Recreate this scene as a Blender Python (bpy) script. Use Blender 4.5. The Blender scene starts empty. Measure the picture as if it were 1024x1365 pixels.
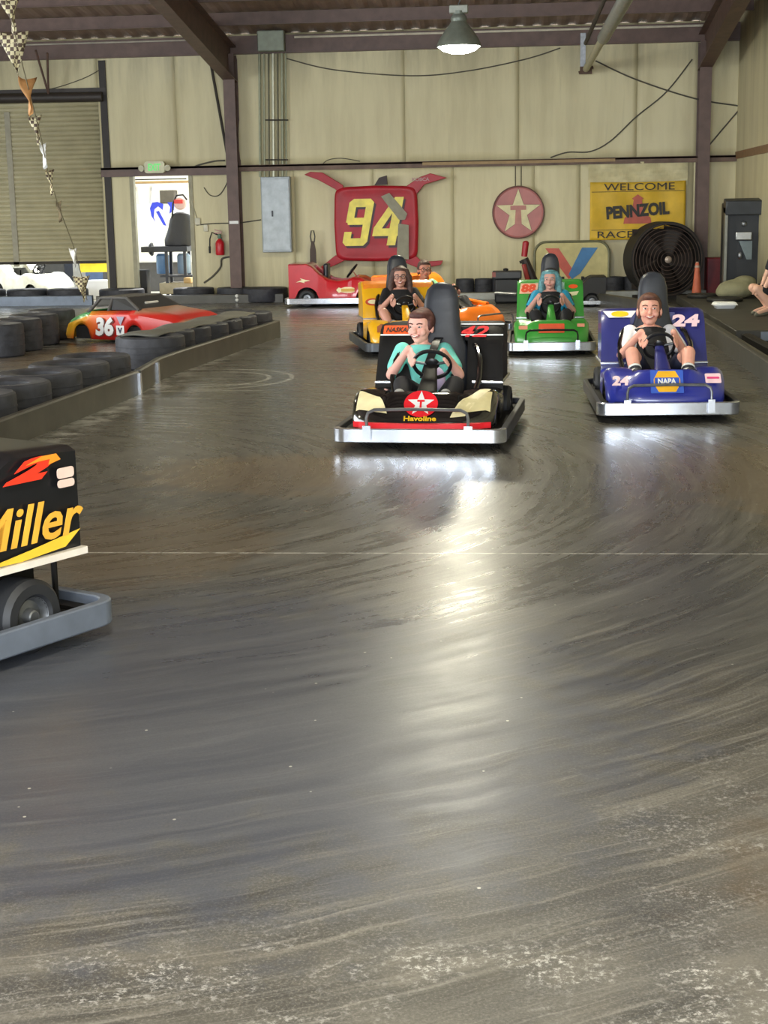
import bpy, bmesh, math, random
import numpy as np
from mathutils import Vector, Matrix
random.seed(7)
S = bpy.context.scene
COL = S.collection
PI = math.pi
# ------------------------------------------------------------------ camera
FPX = 2000.0
YAW, PITCH, ROLL = math.radians(5.4), math.atan((682.5-275)/FPX), .018
EYE = Vector((0, 0, 1.6))
fw = Vector((-math.sin(YAW)*math.cos(PITCH), math.cos(YAW)*math.cos(PITCH), -math.sin(PITCH)))
r0 = Vector((math.cos(YAW), math.sin(YAW), 0)); u0 = r0.cross(fw)
RT = r0*math.cos(ROLL)-u0*math.sin(ROLL); UP = r0*math.sin(ROLL)+u0*math.cos(ROLL)
cam = bpy.data.cameras.new('camera'); co = bpy.data.objects.new('camera', cam); COL.objects.link(co)
cam.sensor_fit = 'VERTICAL'; cam.sensor_height = 36; cam.lens = 36*FPX/1365; cam.clip_end = 300
m4 = Matrix((RT, UP, -fw)).transposed().to_4x4(); m4.translation = EYE; co.matrix_world = m4
S.camera = co
def ray(px, py): return fw+RT*((px-512)/FPX)-UP*((py-682.5)/FPX)
def G(px, py, z=0.):                       # point on the level z seen at that direction
    d = ray(px, py); return EYE+d*((z-EYE.z)/d.z)
def W(px, py, Y):                          # point on the upright plane at depth Y
    d = ray(px, py); return EYE+d*(Y/d.y)
# ------------------------------------------------------------------ view, world, light
S.view_settings.view_transform = 'Standard'; S.view_settings.look = 'None'
S.view_settings.exposure = 0.6; S.view_settings.gamma = 1
w = bpy.data.worlds.new('sky'); S.world = w; w.use_nodes = True
bgn = w.node_tree.nodes['Background']; bgn.inputs[0].default_value = (.80, .90, 1.0, 1); bgn.inputs[1].default_value = 2.2
sun = bpy.data.lights.new('sun', 'SUN'); sun.energy = 4.5; sun.angle = .01; sun.color = (1, .96, .88)
so = bpy.data.objects.new('sun', sun); COL.objects.link(so); so.rotation_euler = (math.radians(-42), math.radians(12), 0)
def area(name, loc, rot, sx, sy, power, color):
    l = bpy.data.lights.new(name, 'AREA'); l.shape = 'RECTANGLE'; l.size = sx; l.size_y = sy; l.energy = power; l.color = color
    o = bpy.data.objects.new(name, l); COL.objects.link(o); o.location = loc; o.rotation_euler = rot; return o
area('bay_door_daylight', (-3.0, -5.8, 2.1), (math.radians(90), 0, 0), 11, 3.6, 1500, (.88, .94, 1.0))
area('left_fill_light', (-13.7, 11, 2.0), (math.radians(90), 0, math.radians(-90)), 12, 3.2, 900, (.9, .95, 1.0))  # unseen fill added for more ambient light; the left wall has no opening
# ------------------------------------------------------------------ colours and materials
def lin(h):
    h = h.lstrip('#'); c = [int(h[i:i+2], 16)/255 for i in (0, 2, 4)]
    return tuple((x/12.92 if x <= .04045 else ((x+.055)/1.055)**2.4) for x in c)
MATS = {}
def mat(name, hexc, rough=.5, metal=0., var=.12, scale=9., bump=0., coat=0., spec=.5, emit=0., trans=0.):
    if name in MATS: return MATS[name]
    m = bpy.data.materials.new(name); m.use_nodes = True; nt = m.node_tree; b = nt.nodes['Principled BSDF']
    c = lin(hexc) if isinstance(hexc, str) else hexc
    b.inputs['Roughness'].default_value = rough; b.inputs['Metallic'].default_value = metal
    b.inputs['Specular IOR Level'].default_value = spec
    b.inputs['Coat Weight'].default_value = coat; b.inputs['Coat Roughness'].default_value = .06
    tc = nt.nodes.new('ShaderNodeTexCoord'); n = nt.nodes.new('ShaderNodeTexNoise'); n.inputs['Scale'].default_value = scale; n.inputs['Detail'].default_value = 4
    nt.links.new(tc.outputs['Object'], n.inputs['Vector'])
    r = nt.nodes.new('ShaderNodeValToRGB'); r.color_ramp.elements[0].position = .3; r.color_ramp.elements[1].position = .7
    r.color_ramp.elements[0].color = (*[x*(1-var) for x in c], 1); r.color_ramp.elements[1].color = (*[min(1, x*(1+var)) for x in c], 1)
    nt.links.new(n.outputs['Fac'], r.inputs['Fac']); nt.links.new(r.outputs['Color'], b.inputs['Base Color'])
    if bump:
        bp = nt.nodes.new('ShaderNodeBump'); bp.inputs['Strength'].default_value = bump; bp.inputs['Distance'].default_value = .02
        nt.links.new(n.outputs['Fac'], bp.inputs['Height']); nt.links.new(bp.outputs['Normal'], b.inputs['Normal'])
    if emit:
        b.inputs['Emission Color'].default_value = (*c, 1); b.inputs['Emission Strength'].default_value = emit
    MATS[name] = m; return m
class NT:
    """small helper to write node graphs"""
    def __init__(s, m): s.t = m.node_tree; s.L = s.t.links
    def n(s, typ, **k):
        x = s.t.nodes.new('ShaderNode'+typ)
        for a, v in k.items(): setattr(x, a, v)
        return x
    def put(s, sock, v):
        if hasattr(v, 'is_linked') or hasattr(v, 'links'): s.L.new(v, sock)
        else: sock.default_value = v
    def m(s, op, a, b=None, c=None, clamp=False):
        x = s.n('Math', operation=op); x.use_clamp = clamp
        for i, v in enumerate((a, b, c)):
            if v is not None: s.put(x.inputs[i], v)
        return x.outputs[0]
    def noise(s, vec, scale, detail=3, rough=.55, dim='3D'):
        x = s.n('TexNoise', noise_dimensions=dim); s.L.new(vec, x.inputs['Vector']); x.inputs['Scale'].default_value = scale
        x.inputs['Detail'].default_value = detail; x.inputs['Roughness'].default_value = rough; return x.outputs['Fac']
    def ramp(s, f, a, b, lo=0., hi=1.):
        x = s.n('MapRange', interpolation_type='SMOOTHSTEP'); s.put(x.inputs[0], f)
        for i, v in enumerate((a, b, lo, hi)): x.inputs[i+1].default_value = v
        return x.outputs[0]
    def mix(s, f, a, b):
        x = s.n('Mix', data_type='RGBA'); s.put(x.inputs[0], f)
        s.put(x.inputs[6], (*a, 1) if isinstance(a, tuple) else a); s.put(x.inputs[7], (*b, 1) if isinstance(b, tuple) else b); return x.outputs[2]
    def xyz(s, x, y, z):
        c = s.n('CombineXYZ'); s.put(c.inputs[0], x); s.put(c.inputs[1], y); s.put(c.inputs[2], z); return c.outputs[0]
def newmat(name):
    m = bpy.data.materials.new(name); m.use_nodes = True; MATS[name] = m; return m, NT(m), m.node_tree.nodes['Principled BSDF']

def floor_material():
    m, t, b = newmat('worn_track_floor'); tc = t.n('TexCoord'); P = tc.outputs['Object']
    sp = t.n('SeparateXYZ'); t.L.new(P, sp.inputs[0]); X, Y = sp.outputs[0], sp.outputs[1]
    dx = t.m('ADD', X, 3.4); dy = t.m('ADD', Y, -9.0)
    R = t.m('SQRT', t.m('ADD', t.m('MULTIPLY', dx, dx), t.m('MULTIPLY', dy, dy))); A = t.m('ARCTAN2', dy, dx)
    wob = t.noise(P, 1.1, 3)
    Rw = t.m('ADD', R, t.m('MULTIPLY', wob, .16))
    st = t.noise(t.xyz(t.m('MULTIPLY', Rw, 9.), t.m('MULTIPLY', A, 2.2), 0.), 1., 6, .68)
    st2 = t.noise(t.xyz(t.m('MULTIPLY', Rw, 26.), t.m('MULTIPLY', A, 7.), 3.), 1., 4, .6)
    big = t.noise(P, .45, 3); fine = t.noise(P, 40, 4, .7); mid = t.noise(P, 5, 6, .65)
    col = t.mix(t.ramp(st, .36, .64), lin('#3b3a38'), lin('#67655f'))
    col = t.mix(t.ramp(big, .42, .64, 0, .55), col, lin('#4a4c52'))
    col = t.mix(t.ramp(st2, .52, .68, 0, .55), col, lin('#85827a'))
    st3 = t.noise(t.xyz(t.m('MULTIPLY', Rw, 60.), t.m('MULTIPLY', A, 9.), 7.), 1., 3, .6); col = t.mix(t.ramp(st3, .56, .70, 0, .5), col, lin('#8d8b86')); col = t.mix(t.ramp(st3, .44, .30, 0, .6), col, lin('#33312d'))
    grit = t.noise(P, 130, 3, .8); col = t.mix(t.ramp(grit, .50, .66, 0, .5), col, lin('#8d8a82')); col = t.mix(t.ramp(grit, .48, .34, 0, .55), col, lin('#2c2a26'))
    col = t.mix(t.ramp(fine, .45, .75, 0, .35), col, lin('#383630'))
    # rusty patches and toned blobs
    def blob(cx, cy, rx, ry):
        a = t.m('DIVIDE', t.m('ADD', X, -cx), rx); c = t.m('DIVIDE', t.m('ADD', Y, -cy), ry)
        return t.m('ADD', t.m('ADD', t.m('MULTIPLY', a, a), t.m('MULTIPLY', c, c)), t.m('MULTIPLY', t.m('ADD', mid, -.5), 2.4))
    for cx, cy, rx, ry, k, hc in ((-1.1, 4.6, 1.6, 1.6, .7, '#494e5c'), (.9, 6.0, 1., 1.2, .3, '#4a4e55'), (-3.2, 12., 2., 2.2, .4, '#3f3d35'), (.5, 14., 2., 4., .4, '#47453a')): col = t.mix(t.ramp(blob(cx, cy, rx, ry), .3, 1.3, k, 0), col, lin(hc))  # bluish ones: rubber tone with reflected daylight partly painted into the colour
    for cx, cy, rx, ry, k in ((-1.5, 9.0, .95, .8, .5), (1.35, 8.9, .5, 1.4, .4), (-3.2, 21.5, 2.2, 1.3, .45), (-4.9, 16.4, 1.1, 1.6, .55), (-1.8, 7.0, .7, .9, .35), (1.2, 3.4, .8, .7, .3)):
        col = t.mix(t.ramp(blob(cx, cy, rx, ry), .3, 1.2, k, 0), col, lin('#7a6549'))
    # pale scuffs: more of them near the front of the building and by the right side
    near = t.m('ADD', t.m('MULTIPLY', t.ramp(Y, 2.7, 3.4, 1, 0), .55), t.m('MULTIPLY', t.ramp(t.m('ABSOLUTE', t.m('ADD', t.m('ADD', Y, -2.96), t.m('MULTIPLY', X, -.02))), .02, .12, 1, 0), .7))
    rightn = t.m('MULTIPLY', t.ramp(X, -.15, .7), t.ramp(Y, 3.3, 4.9, 1, 0))
    scm = t.m('ADD', t.m('MULTIPLY', near, .8), t.m('MULTIPLY', rightn, .55), clamp=True)
    sc = t.m('MULTIPLY', t.m('ADD', t.ramp(t.noise(P, 46, 5, .8), .50, .64), t.ramp(t.noise(P, 16, 9, .85), .56, .66), clamp=True), t.ramp(t.noise(P, 3.1, 4, .6), .42, .62))
    col = t.mix(t.m('MULTIPLY', t.m('MULTIPLY', sc, scm), .95), col, lin('#e2e1de'))
    col = t.mix(t.m('MULTIPLY', scm, t.ramp(mid, .35, .7, .1, .5)), col, lin('#8b857a'))
    # small white flecks
    vo = t.n('TexVoronoi'); vo.inputs['Scale'].default_value = 8.5; t.L.new(P, vo.inputs['Vector'])
    vo.inputs['Randomness'].default_value = 1.
    fk = t.m('MULTIPLY', t.ramp(vo.outputs['Distance'], .03, .05, 1, 0), t.ramp(t.noise(P, 2.3, 2), .42, .5))
    col = t.mix(t.m('MULTIPLY', fk, .8), col, lin('#d8d6cc'))
    # thin painted start line and chalk marks
    def line(d, w, k): return t.m('MULTIPLY', t.ramp(t.m('ABSOLUTE', d), w, w*1.7, 1, 0), t.ramp(t.noise(P, 14, 4, .7), .38, .55, .15, k))
    ln = t.m('MULTIPLY', line(t.m('ADD', t.m('ADD', Y, -6.855), t.m('MULTIPLY', X, -.006)), .0055, .85), t.m('MULTIPLY', t.ramp(X, -2.2, -2.1), t.ramp(X, 1.7, 1.8, 1, 0)))
    col = t.mix(ln, col, lin('#d6d4cc'))
    ex = t.m('ADD', X, 3.0); ey = t.m('ADD', Y, -14.2)
    rr = t.m('SQRT', t.m('ADD', t.m('MULTIPLY', t.m('MULTIPLY', ex, ex), 1.2), t.m('MULTIPLY', ey, ey)))
    for rad in (.86, .62):
        arc = t.m('MULTIPLY', line(t.m('ADD', rr, -rad), .018, .6), t.ramp(X, -3.1, -2.9))
        col = t.mix(arc, col, lin('#c9c7bd'))
    for yy in (13.25, 13.75):
        a = t.m('MULTIPLY', line(t.m('ADD', Y, -yy), .02, .5), t.m('MULTIPLY', t.ramp(X, -3.35, -3.2), t.ramp(X, -2.6, -2.2, 1, 0)))
        col = t.mix(a, col, lin('#c9c7bd'))
    # chalky dust along the foot of the left rail
    du = t.m('MULTIPLY', t.ramp(t.m('ABSOLUTE', t.m('ADD', X, 3.33)), .02, .22, 1, 0), t.m('MULTIPLY', t.ramp(Y, 9, 10.5), t.ramp(Y, 18.5, 19.5, 1, 0)))
    col = t.mix(t.m('MULTIPLY', du, t.ramp(mid, .4, .62, 0, .7)), col, lin('#b9b8b0'))
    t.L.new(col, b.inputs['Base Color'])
    ro = t.m('ADD', t.ramp(st, .3, .7, .23, .35), t.m('MULTIPLY', t.m('ADD', mid, -.5), .16))
    ro = t.m('ADD', ro, t.m('ADD', t.m('MULTIPLY', scm, .12), t.ramp(Y, 3.2, 6.5, .10, 0))); t.L.new(ro, b.inputs['Roughness'])
    b.inputs['Specular IOR Level'].default_value = .55
    h = t.m('ADD', t.m('MULTIPLY', st, .30), t.m('ADD', t.m('ADD', t.m('MULTIPLY', st2, .55), t.m('MULTIPLY', st3, .35)), t.m('ADD', t.m('MULTIPLY', mid, .5), t.m('MULTIPLY', fine, .5))))
    bp = t.n('Bump'); bp.inputs['Strength'].default_value = .25; bp.inputs['Distance'].default_value = .0022
    t.L.new(h, bp.inputs['Height']); t.L.new(bp.outputs[0], b.inputs['Normal']); return m
def wall_material():
    m, t, b = newmat('stained_wall_sheeting'); tc = t.n('TexCoord'); P = tc.outputs['Object']
    sp = t.n('SeparateXYZ'); t.L.new(P, sp.inputs[0]); X, Y, Z = sp.outputs
    XY = t.m('ADD', X, Y)
    stain = t.noise(t.xyz(t.m('MULTIPLY', XY, 2.6), 0., t.m('MULTIPLY', Z, .35)), 1., 6, .62)
    run = t.noise(t.xyz(t.m('MULTIPLY', XY, 9.), 2., t.m('MULTIPLY', Z, .5)), 1., 5, .6)
    big = t.noise(P, .5, 3)
    col = t.mix(t.ramp(stain, .35, .7), lin('#d9cfa6'), lin('#c8bd94'))
    col = t.mix(t.ramp(big, .45, .7, 0, .5), col, lin('#ded5b0'))
    col = t.mix(t.ramp(run, .60, .82, 0, .35), col, lin('#8f8768'))
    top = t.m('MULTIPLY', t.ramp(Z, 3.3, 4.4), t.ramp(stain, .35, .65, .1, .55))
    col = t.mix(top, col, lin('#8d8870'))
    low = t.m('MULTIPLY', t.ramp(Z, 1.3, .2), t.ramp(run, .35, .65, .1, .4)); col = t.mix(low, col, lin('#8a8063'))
    t.L.new(col, b.inputs['Base Color']); b.inputs['Roughness'].default_value = .55
    h = t.noise(t.xyz(t.m('MULTIPLY', XY, 6.), 0., t.m('MULTIPLY', Z, 1.)), 1., 4, .5)
    bp = t.n('Bump'); bp.inputs['Strength'].default_value = .15; bp.inputs['Distance'].default_value = .015
    t.L.new(h, bp.inputs['Height']); t.L.new(bp.outputs[0], b.inputs['Normal']); return m
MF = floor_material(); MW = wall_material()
STEEL = mat('red_oxide_steel', '#614b42', .5, var=.2, scale=6, bump=.1)
ROOF = mat('roof_sheeting', '#957f70', .6, var=.18, scale=3)
DARK = mat('dark_seam', '#3a342b', .7)
GIRT = mat('weathered_girt', '#6a5446', .6, var=.3, scale=5)
RUB = mat('tyre_rubber', '#33343a', .62, var=.3, scale=14, bump=.3)
RUB2 = mat('dusty_tyre_rubber', '#4b4a48', .75, var=.3, scale=8, bump=.3)
TREAD = mat('kart_tyre', '#202124', .6, bump=.1)
ALU = mat('aluminium', '#cfd3da', .24, .92, var=.12, scale=5)
STL = mat('dull_steel', '#85878a', .38, .8, var=.25, scale=12)
RAIL = mat('rail_paint', '#54524b', .42, .25, var=.22, scale=4, bump=.12)
RAILB = mat('back_rail_paint', '#707a88', .4, .2, var=.25, scale=4)
BLK = mat('black_plastic', '#17171a', .38, var=.2)
VINYL = mat('grey_black_vinyl', '#292c33', .35, var=.3, scale=7, bump=.1)
WHT = mat('white_paint', '#e9e9e4', .4, var=.05)
GLB = mat('gloss_black', '#0f0e0f', .16, coat=.8)
MTB = mat('matte_charcoal', '#161413', .6, var=.25, scale=12, spec=.25)
# ------------------------------------------------------------------ mesh builder
class MB:
    def __init__(s): s.v = []; s.f = []; s.mi = []; s.M = Matrix.Identity(4); s.k = 0
    def add(s, vs, fs):
        o = len(s.v); s.v += [tuple(s.M @ Vector(p)) for p in vs]; s.f += [tuple(i+o for i in f) for f in fs]; s.mi += [s.k]*len(fs); return s
    def box(s, c, d, rz=0, R=None):
        x, y, z = [a/2 for a in d]; R = R or Matrix.Rotation(rz, 3, 'Z'); c = Vector(c)
        vs = [c+R @ Vector((i*x, j*y, k*z)) for i in (-1, 1) for j in (-1, 1) for k in (-1, 1)]
        return s.add(vs, [(0, 1, 3, 2), (4, 6, 7, 5), (0, 4, 5, 1), (2, 3, 7, 6), (0, 2, 6, 4), (1, 5, 7, 3)])
    def rings(s, rs, cap=True, closed=True):
        n = len(rs[0]); fs = []
        for i in range(len(rs)-1):
            for j in range(n if closed else n-1):
                k = (j+1) % n; fs.append((i*n+j, i*n+k, (i+1)*n+k, (i+1)*n+j))
        if cap: fs += [tuple(range(n))[::-1], tuple((len(rs)-1)*n+j for j in range(n))]
        return s.add([p for r in rs for p in r], fs)
    def tube(s, pts, r, n=10, cap=True):
        pts = [Vector(p) for p in pts]; rs = []; ref = None
        for i, p in enumerate(pts):
            t = (pts[min(i+1, len(pts)-1)]-pts[max(i-1, 0)]).normalized()
            if ref is None: ref = Vector((0, 0, 1)) if abs(t.z) < .9 else Vector((1, 0, 0))
            a = (ref-t*ref.dot(t)).normalized(); ref = a; b = t.cross(a); q = r[i] if isinstance(r, (list, tuple)) else r
            rs.append([p+a*(q*math.cos(2*PI*j/n))+b*(q*math.sin(2*PI*j/n)) for j in range(n)])
        return s.rings(rs, cap)
    def lathe(s, prof, n=24, axis=None, o=(0, 0, 0)):
        """prof: (radius, height) pairs about an axis"""
        q = Vector((0, 0, 1)).rotation_difference(Vector(axis)) if axis else None; rs = []
        for r, h in prof:
            ring = [Vector((r*math.cos(2*PI*j/n), r*math.sin(2*PI*j/n), h)) for j in range(n)]
            if q: ring = [q @ p for p in ring]
            rs.append([p+Vector(o) for p in ring])
        return s.rings(rs, cap=(abs(prof[0][0]-prof[-1][0])+abs(prof[0][1]-prof[-1][1]) > 1e-6))
    def ell(s, c, r, R=None, n=14, m=9):
        R = R or Matrix.Identity(3); rs = []
        for i in range(m+1):
            a = PI*i/m; a = min(max(a, .04), PI-.04)
            rs.append([Vector(c)+R @ Vector((r[0]*math.sin(a)*math.cos(2*PI*j/n), r[1]*math.sin(a)*math.sin(2*PI*j/n), -r[2]*math.cos(a))) for j in range(n)])
        return s.rings(rs)
    def prism(s, poly, d, F=None):
        """outline in the XY plane of frame F, thickness d along its Z"""
        F = F or Matrix.Identity(4); n = len(poly)
        a = [F @ Vector((x, y, 0)) for x, y in poly]; b = [F @ Vector((x, y, d)) for x, y in poly]
        return s.add(a+b, [tuple(range(n))[::-1], tuple(range(n, 2*n))]+[(i, (i+1) % n, n+(i+1) % n, n+i) for i in range(n)])
    def grid(s, fn, nu, nv, flip=False):
        vs = [fn(i/nu, j/nv) for i in range(nu+1) for j in range(nv+1)]
        fs = [(i*(nv+1)+j, (i+1)*(nv+1)+j, (i+1)*(nv+1)+j+1, i*(nv+1)+j+1) for i in range(nu) for j in range(nv)]
        return s.add(vs, [f[::-1] for f in fs] if flip else fs)
    def build(s, name, mats, parent=None, loc=None, smooth=35, bevel=0, mods=()):
        me = bpy.data.meshes.new(name); me.from_pydata(s.v, [], s.f)
        mats = mats if isinstance(mats, (list, tuple)) else [mats]
        for m in mats: me.materials.append(m)
        me.polygons.foreach_set('material_index', s.mi)
        bm = bmesh.new(); bm.from_mesh(me)
        bmesh.ops.recalc_face_normals(bm, faces=bm.faces[:]) if smooth is not None else None
        if smooth is not None:
            for f in bm.faces: f.smooth = True
            for e in bm.edges:
                if len(e.link_faces) == 2 and e.calc_face_angle(0) > math.radians(smooth): e.smooth = False
        bm.to_mesh(me); bm.free(); me.update()
        o = bpy.data.objects.new(name, me); COL.objects.link(o)
        if parent: o.parent = parent
        if loc is not None: o.location = loc
        if bevel:
            b = o.modifiers.new('bevel', 'BEVEL'); b.width = bevel; b.segments = 2; b.limit_method = 'ANGLE'
        return o
def frame(o, x, y):
    x = Vector(x).normalized(); y = Vector(y); y = (y-x*y.dot(x)).normalized(); z = x.cross(y)
    m = Matrix((x, y, z)).transposed().to_4x4(); m.translation = Vector(o); return m
def text(s, F, w, h, m, parent, name='lettering', depth=.003, bold=.02, shear=0., center=True):
    c = bpy.data.curves.new('t', 'FONT'); c.body = s; c.size = 1; c.extrude = .5; c.offset = bold; c.shear = shear; c.resolution_u = 3
    o = bpy.data.objects.new('t', c); me = bpy.data.meshes.new_from_object(o)
    bpy.data.objects.remove(o); 
    v = [x.co.copy() for x in me.vertices]; x0 = min(p.x for p in v); x1 = max(p.x for p in v); y0 = min(p.y for p in v); y1 = max(p.y for p in v)
    for q in me.vertices:
        p = q.co; p = Vector(((p.x-(x0+x1)/2)/(x1-x0)*w, (p.y-(y0+y1)/2)/(y1-y0)*h, (p.z+.5)*depth)); q.co = F @ p
    me.name = name; me.materials.clear(); me.materials.append(m); ob = bpy.data.objects.new(name, me); COL.objects.link(ob)
    if parent: ob.parent = parent
    return ob
def tag(o, label=None, cat=None, group=None, kind=None):
    for k, v in (('label', label), ('category', cat), ('group', group), ('kind', kind)):
        if v: o[k] = v
    return o
def empty(name, loc, rz, label, cat, group=None):
    o = bpy.data.objects.new(name, None); COL.objects.link(o); o.location = loc; o.rotation_euler = (0, 0, rz); o.empty_display_size = .1
    return tag(o, label, cat, group)
def struct(o): o['kind'] = 'structure'; return o
def arc(c, r, a0, a1, n, f=lambda x, y: Vector((x, y, 0))):
    return [f(c[0]+r*math.cos(a0+(a1-a0)*i/n), c[1]+r*math.sin(a0+(a1-a0)*i/n)) for i in range(n+1)]
def rrect(w, h, r, n=5, cx=0, cy=0):
    p = []
    for sx, sy, a in ((1, 1, 0), (-1, 1, PI/2), (-1, -1, PI), (1, -1, 1.5*PI)):
        p += [(cx+sx*(w/2-r)+r*math.cos(a+PI/2*i/n), cy+sy*(h/2-r)+r*math.sin(a+PI/2*i/n)) for i in range(n+1)]
    return p
def disc(r, n=32, rx=1.): return [(r*rx*math.cos(2*PI*i/n), r*math.sin(2*PI*i/n)) for i in range(n)]
def star(r, q=.4, n=5, rot=PI/2): return [((r if i % 2 == 0 else r*q)*math.cos(rot+PI*i/n), (r if i % 2 == 0 else r*q)*math.sin(rot+PI*i/n)) for i in range(2*n)]
#=== STRUCTURE
YW, XL, XR, XC, XW = 26.78, -5.03, 3.03, 3.74, -14.0
YF = -6.0; EV = 4.55; SL = .117
def roofz(y): return EV+SL*(YW-y)
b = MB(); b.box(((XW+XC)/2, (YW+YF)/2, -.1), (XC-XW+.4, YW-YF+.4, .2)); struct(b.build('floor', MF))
# roof deck, thin corrugations running up the slope
b = MB()
def roof(u, v):
    x = XW+(XC-XW)*u; y = YF-.5+(YW+.3-YF+.5)*v; return (x, y, roofz(y)+(.02 if int(round(u*240)) % 4 < 2 else 0))
b.grid(roof, 240, 2); r_ = b.build('ceiling', ROOF, smooth=None); sm = r_.modifiers.new('thickness', 'SOLIDIFY'); sm.thickness = .05; sm.offset = 1; struct(r_)
n = 1
# back wall sheets with loose wrinkles, openings left for the roller door and the exit
def sheet(b, x0, x1, z0, z1, seed=0, Y=YW, amp=.007):
    rnd = random.Random(seed); ph = [rnd.uniform(0, 6) for _ in range(6)]
    nu = max(2, int((x1-x0)/.09)); nv = max(2, int((z1-z0)/.18))
    def f(u, v):
        x = x0+(x1-x0)*u; z = z0+(z1-z0)*v; e = min(1, min(u, 1-u)*8)
        d = (math.sin(x*7+ph[0]+z*.5)+.6*math.sin(x*17+ph[1])+.5*math.sin(z*3+ph[2]+x*2)+.4*math.sin(x*29+z*4+ph[3]))*amp*e*.6
        return (x, Y-abs(d)*1.1, z)
    b.grid(f, nu, nv)
DX0, DX1, DZ = -6.87, -5.87, 2.24        # exit doorway
RX0, RX1, RZ = -12.6, -7.42, 3.52        # roller door opening
b = MB(); seams = [-13.95, RX0, RX1, -7.33, -6.04, XL, -4.14, -2.03, -.07, .83, 1.93, 2.95, XC]
def wallsheets(xs, z0, z1, s0):
    for i in range(len(xs)-1): sheet(b, xs[i], xs[i+1], z0, z1, s0+i)
wallsheets([XW, RX0], 0, EV, 1); wallsheets([RX0, -10, RX1], RZ, EV, 3)
wallsheets([RX1, -6.04, XL, -4.14, -2.03, -.07, 1.93, 2.95, XC], 2.33, EV, 10)
wallsheets([RX1, DX0], 0, 2.33, 20); wallsheets([DX0, DX1], DZ, 2.33, 21); wallsheets([DX1, XL, -4.0, -2.6, -1.2, .2, .98, 2.9, XC], 0, 2.33, 23)
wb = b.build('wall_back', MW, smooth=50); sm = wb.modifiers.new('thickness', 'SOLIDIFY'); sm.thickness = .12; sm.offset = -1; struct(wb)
b = MB(); b.grid(lambda u, v: (XC-.012*abs(math.sin(u*90)), YF+(YW-YF)*u, v*9.), 120, 4)
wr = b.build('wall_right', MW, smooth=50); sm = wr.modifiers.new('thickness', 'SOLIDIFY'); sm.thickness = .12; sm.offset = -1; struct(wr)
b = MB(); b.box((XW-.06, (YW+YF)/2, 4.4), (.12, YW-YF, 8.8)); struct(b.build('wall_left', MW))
# front wall behind the viewer with its big open bay
b = MB(); b.box(((XW-9)/2, YF, 4.4), (-9-XW, .15, 8.8)); b.box(((3+XC)/2, YF, 4.4), (XC-3, .15, 8.8)); b.box((-3, YF, 6.5), (12, .15, 4.6)); struct(b.build('wall_front', MW))
# seams and torn strips on the wall
k = 1
def trim(b, m, name=None, **kw):
    global k
    o = struct(b.build('trim_%d' % k, m, **kw)); k += 1; return o
for x, z0, z1, wd in ((-7.2, 2.4, 4.4, .035), (-6.04, 2.4, 4.4, .03), (-4.14, 2.4, 4.42, .03), (-2.03, 2.5, 4.42, .03), (-.07, 2.4, 4.42, .022), (.80, 2.34, 4.4, .035), (1.93, 2.4, 4.4, .022), (-4.0, .1, 2.2, .02), (-.45, .9, 2.3, .02), (.98, .9, 2.28, .05), (2.75, 1.2, 2.28, .03)):
    b = MB(); b.tube([(x+.012*math.sin(i*2.1+x), YW-.045, z0+(z1-z0)*i/8) for i in range(9)], wd/2, 6); trim(b, DARK)
# girts, eave strut, purlins
b = MB(); b.box(((XL+XC)/2, YW-.13, 2.33), (XC-XL, .16, .035)); b.box(((XL+XC)/2, YW-.20, 2.29), (XC-XL, .02, .10)); trim(b, GIRT)
b = MB(); b.box(((RX1+XL)/2, YW-.13, 2.33), (XL-RX1, .16, .035)); b.box(((RX1+XL)/2, YW-.20, 2.27), (XL-RX1, .02, .16)); trim(b, STEEL)
b = MB(); b.box(((-2.0+XR)/2-.6, YW-.215, 2.305), (3.3, .012, .05)); trim(b, mat('bare_wood', '#a58a63', .7))
b = MB(); b.box(((XW+XC)/2, YW-.12, 4.36), (XC-XW, .2, .30)); b.box(((XW+XC)/2, YW-.2, 4.23), (XC-XW, .1, .02)); trim(b, STEEL)
for i in range(22):
    y = YW-1.62-1.5*i; z = roofz(y)
    b = MB(); b.box(((XW+XC)/2, y, z-.12), (XC-XW, .015, .2)); b.box(((XW+XC)/2, y-.035, z-.215), (XC-XW, .07, .012)); b.box(((XW+XC)/2, y+.035, z-.02), (XC-XW, .07, .012)); trim(b, STEEL)
# right wall girt and corner strip
b = MB(); b.box((XC-.08, (YW+YF)/2, 2.34), (.14, YW-YF, .12)); trim(b, mat('tan_girt', '#8a6a4a', .6))
b = MB(); b.box((XC-.03, YW-.03, 2.2), (.06, .06, 4.4)); trim(b, mat('corner_flashing', '#8b8a74', .5))
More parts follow.
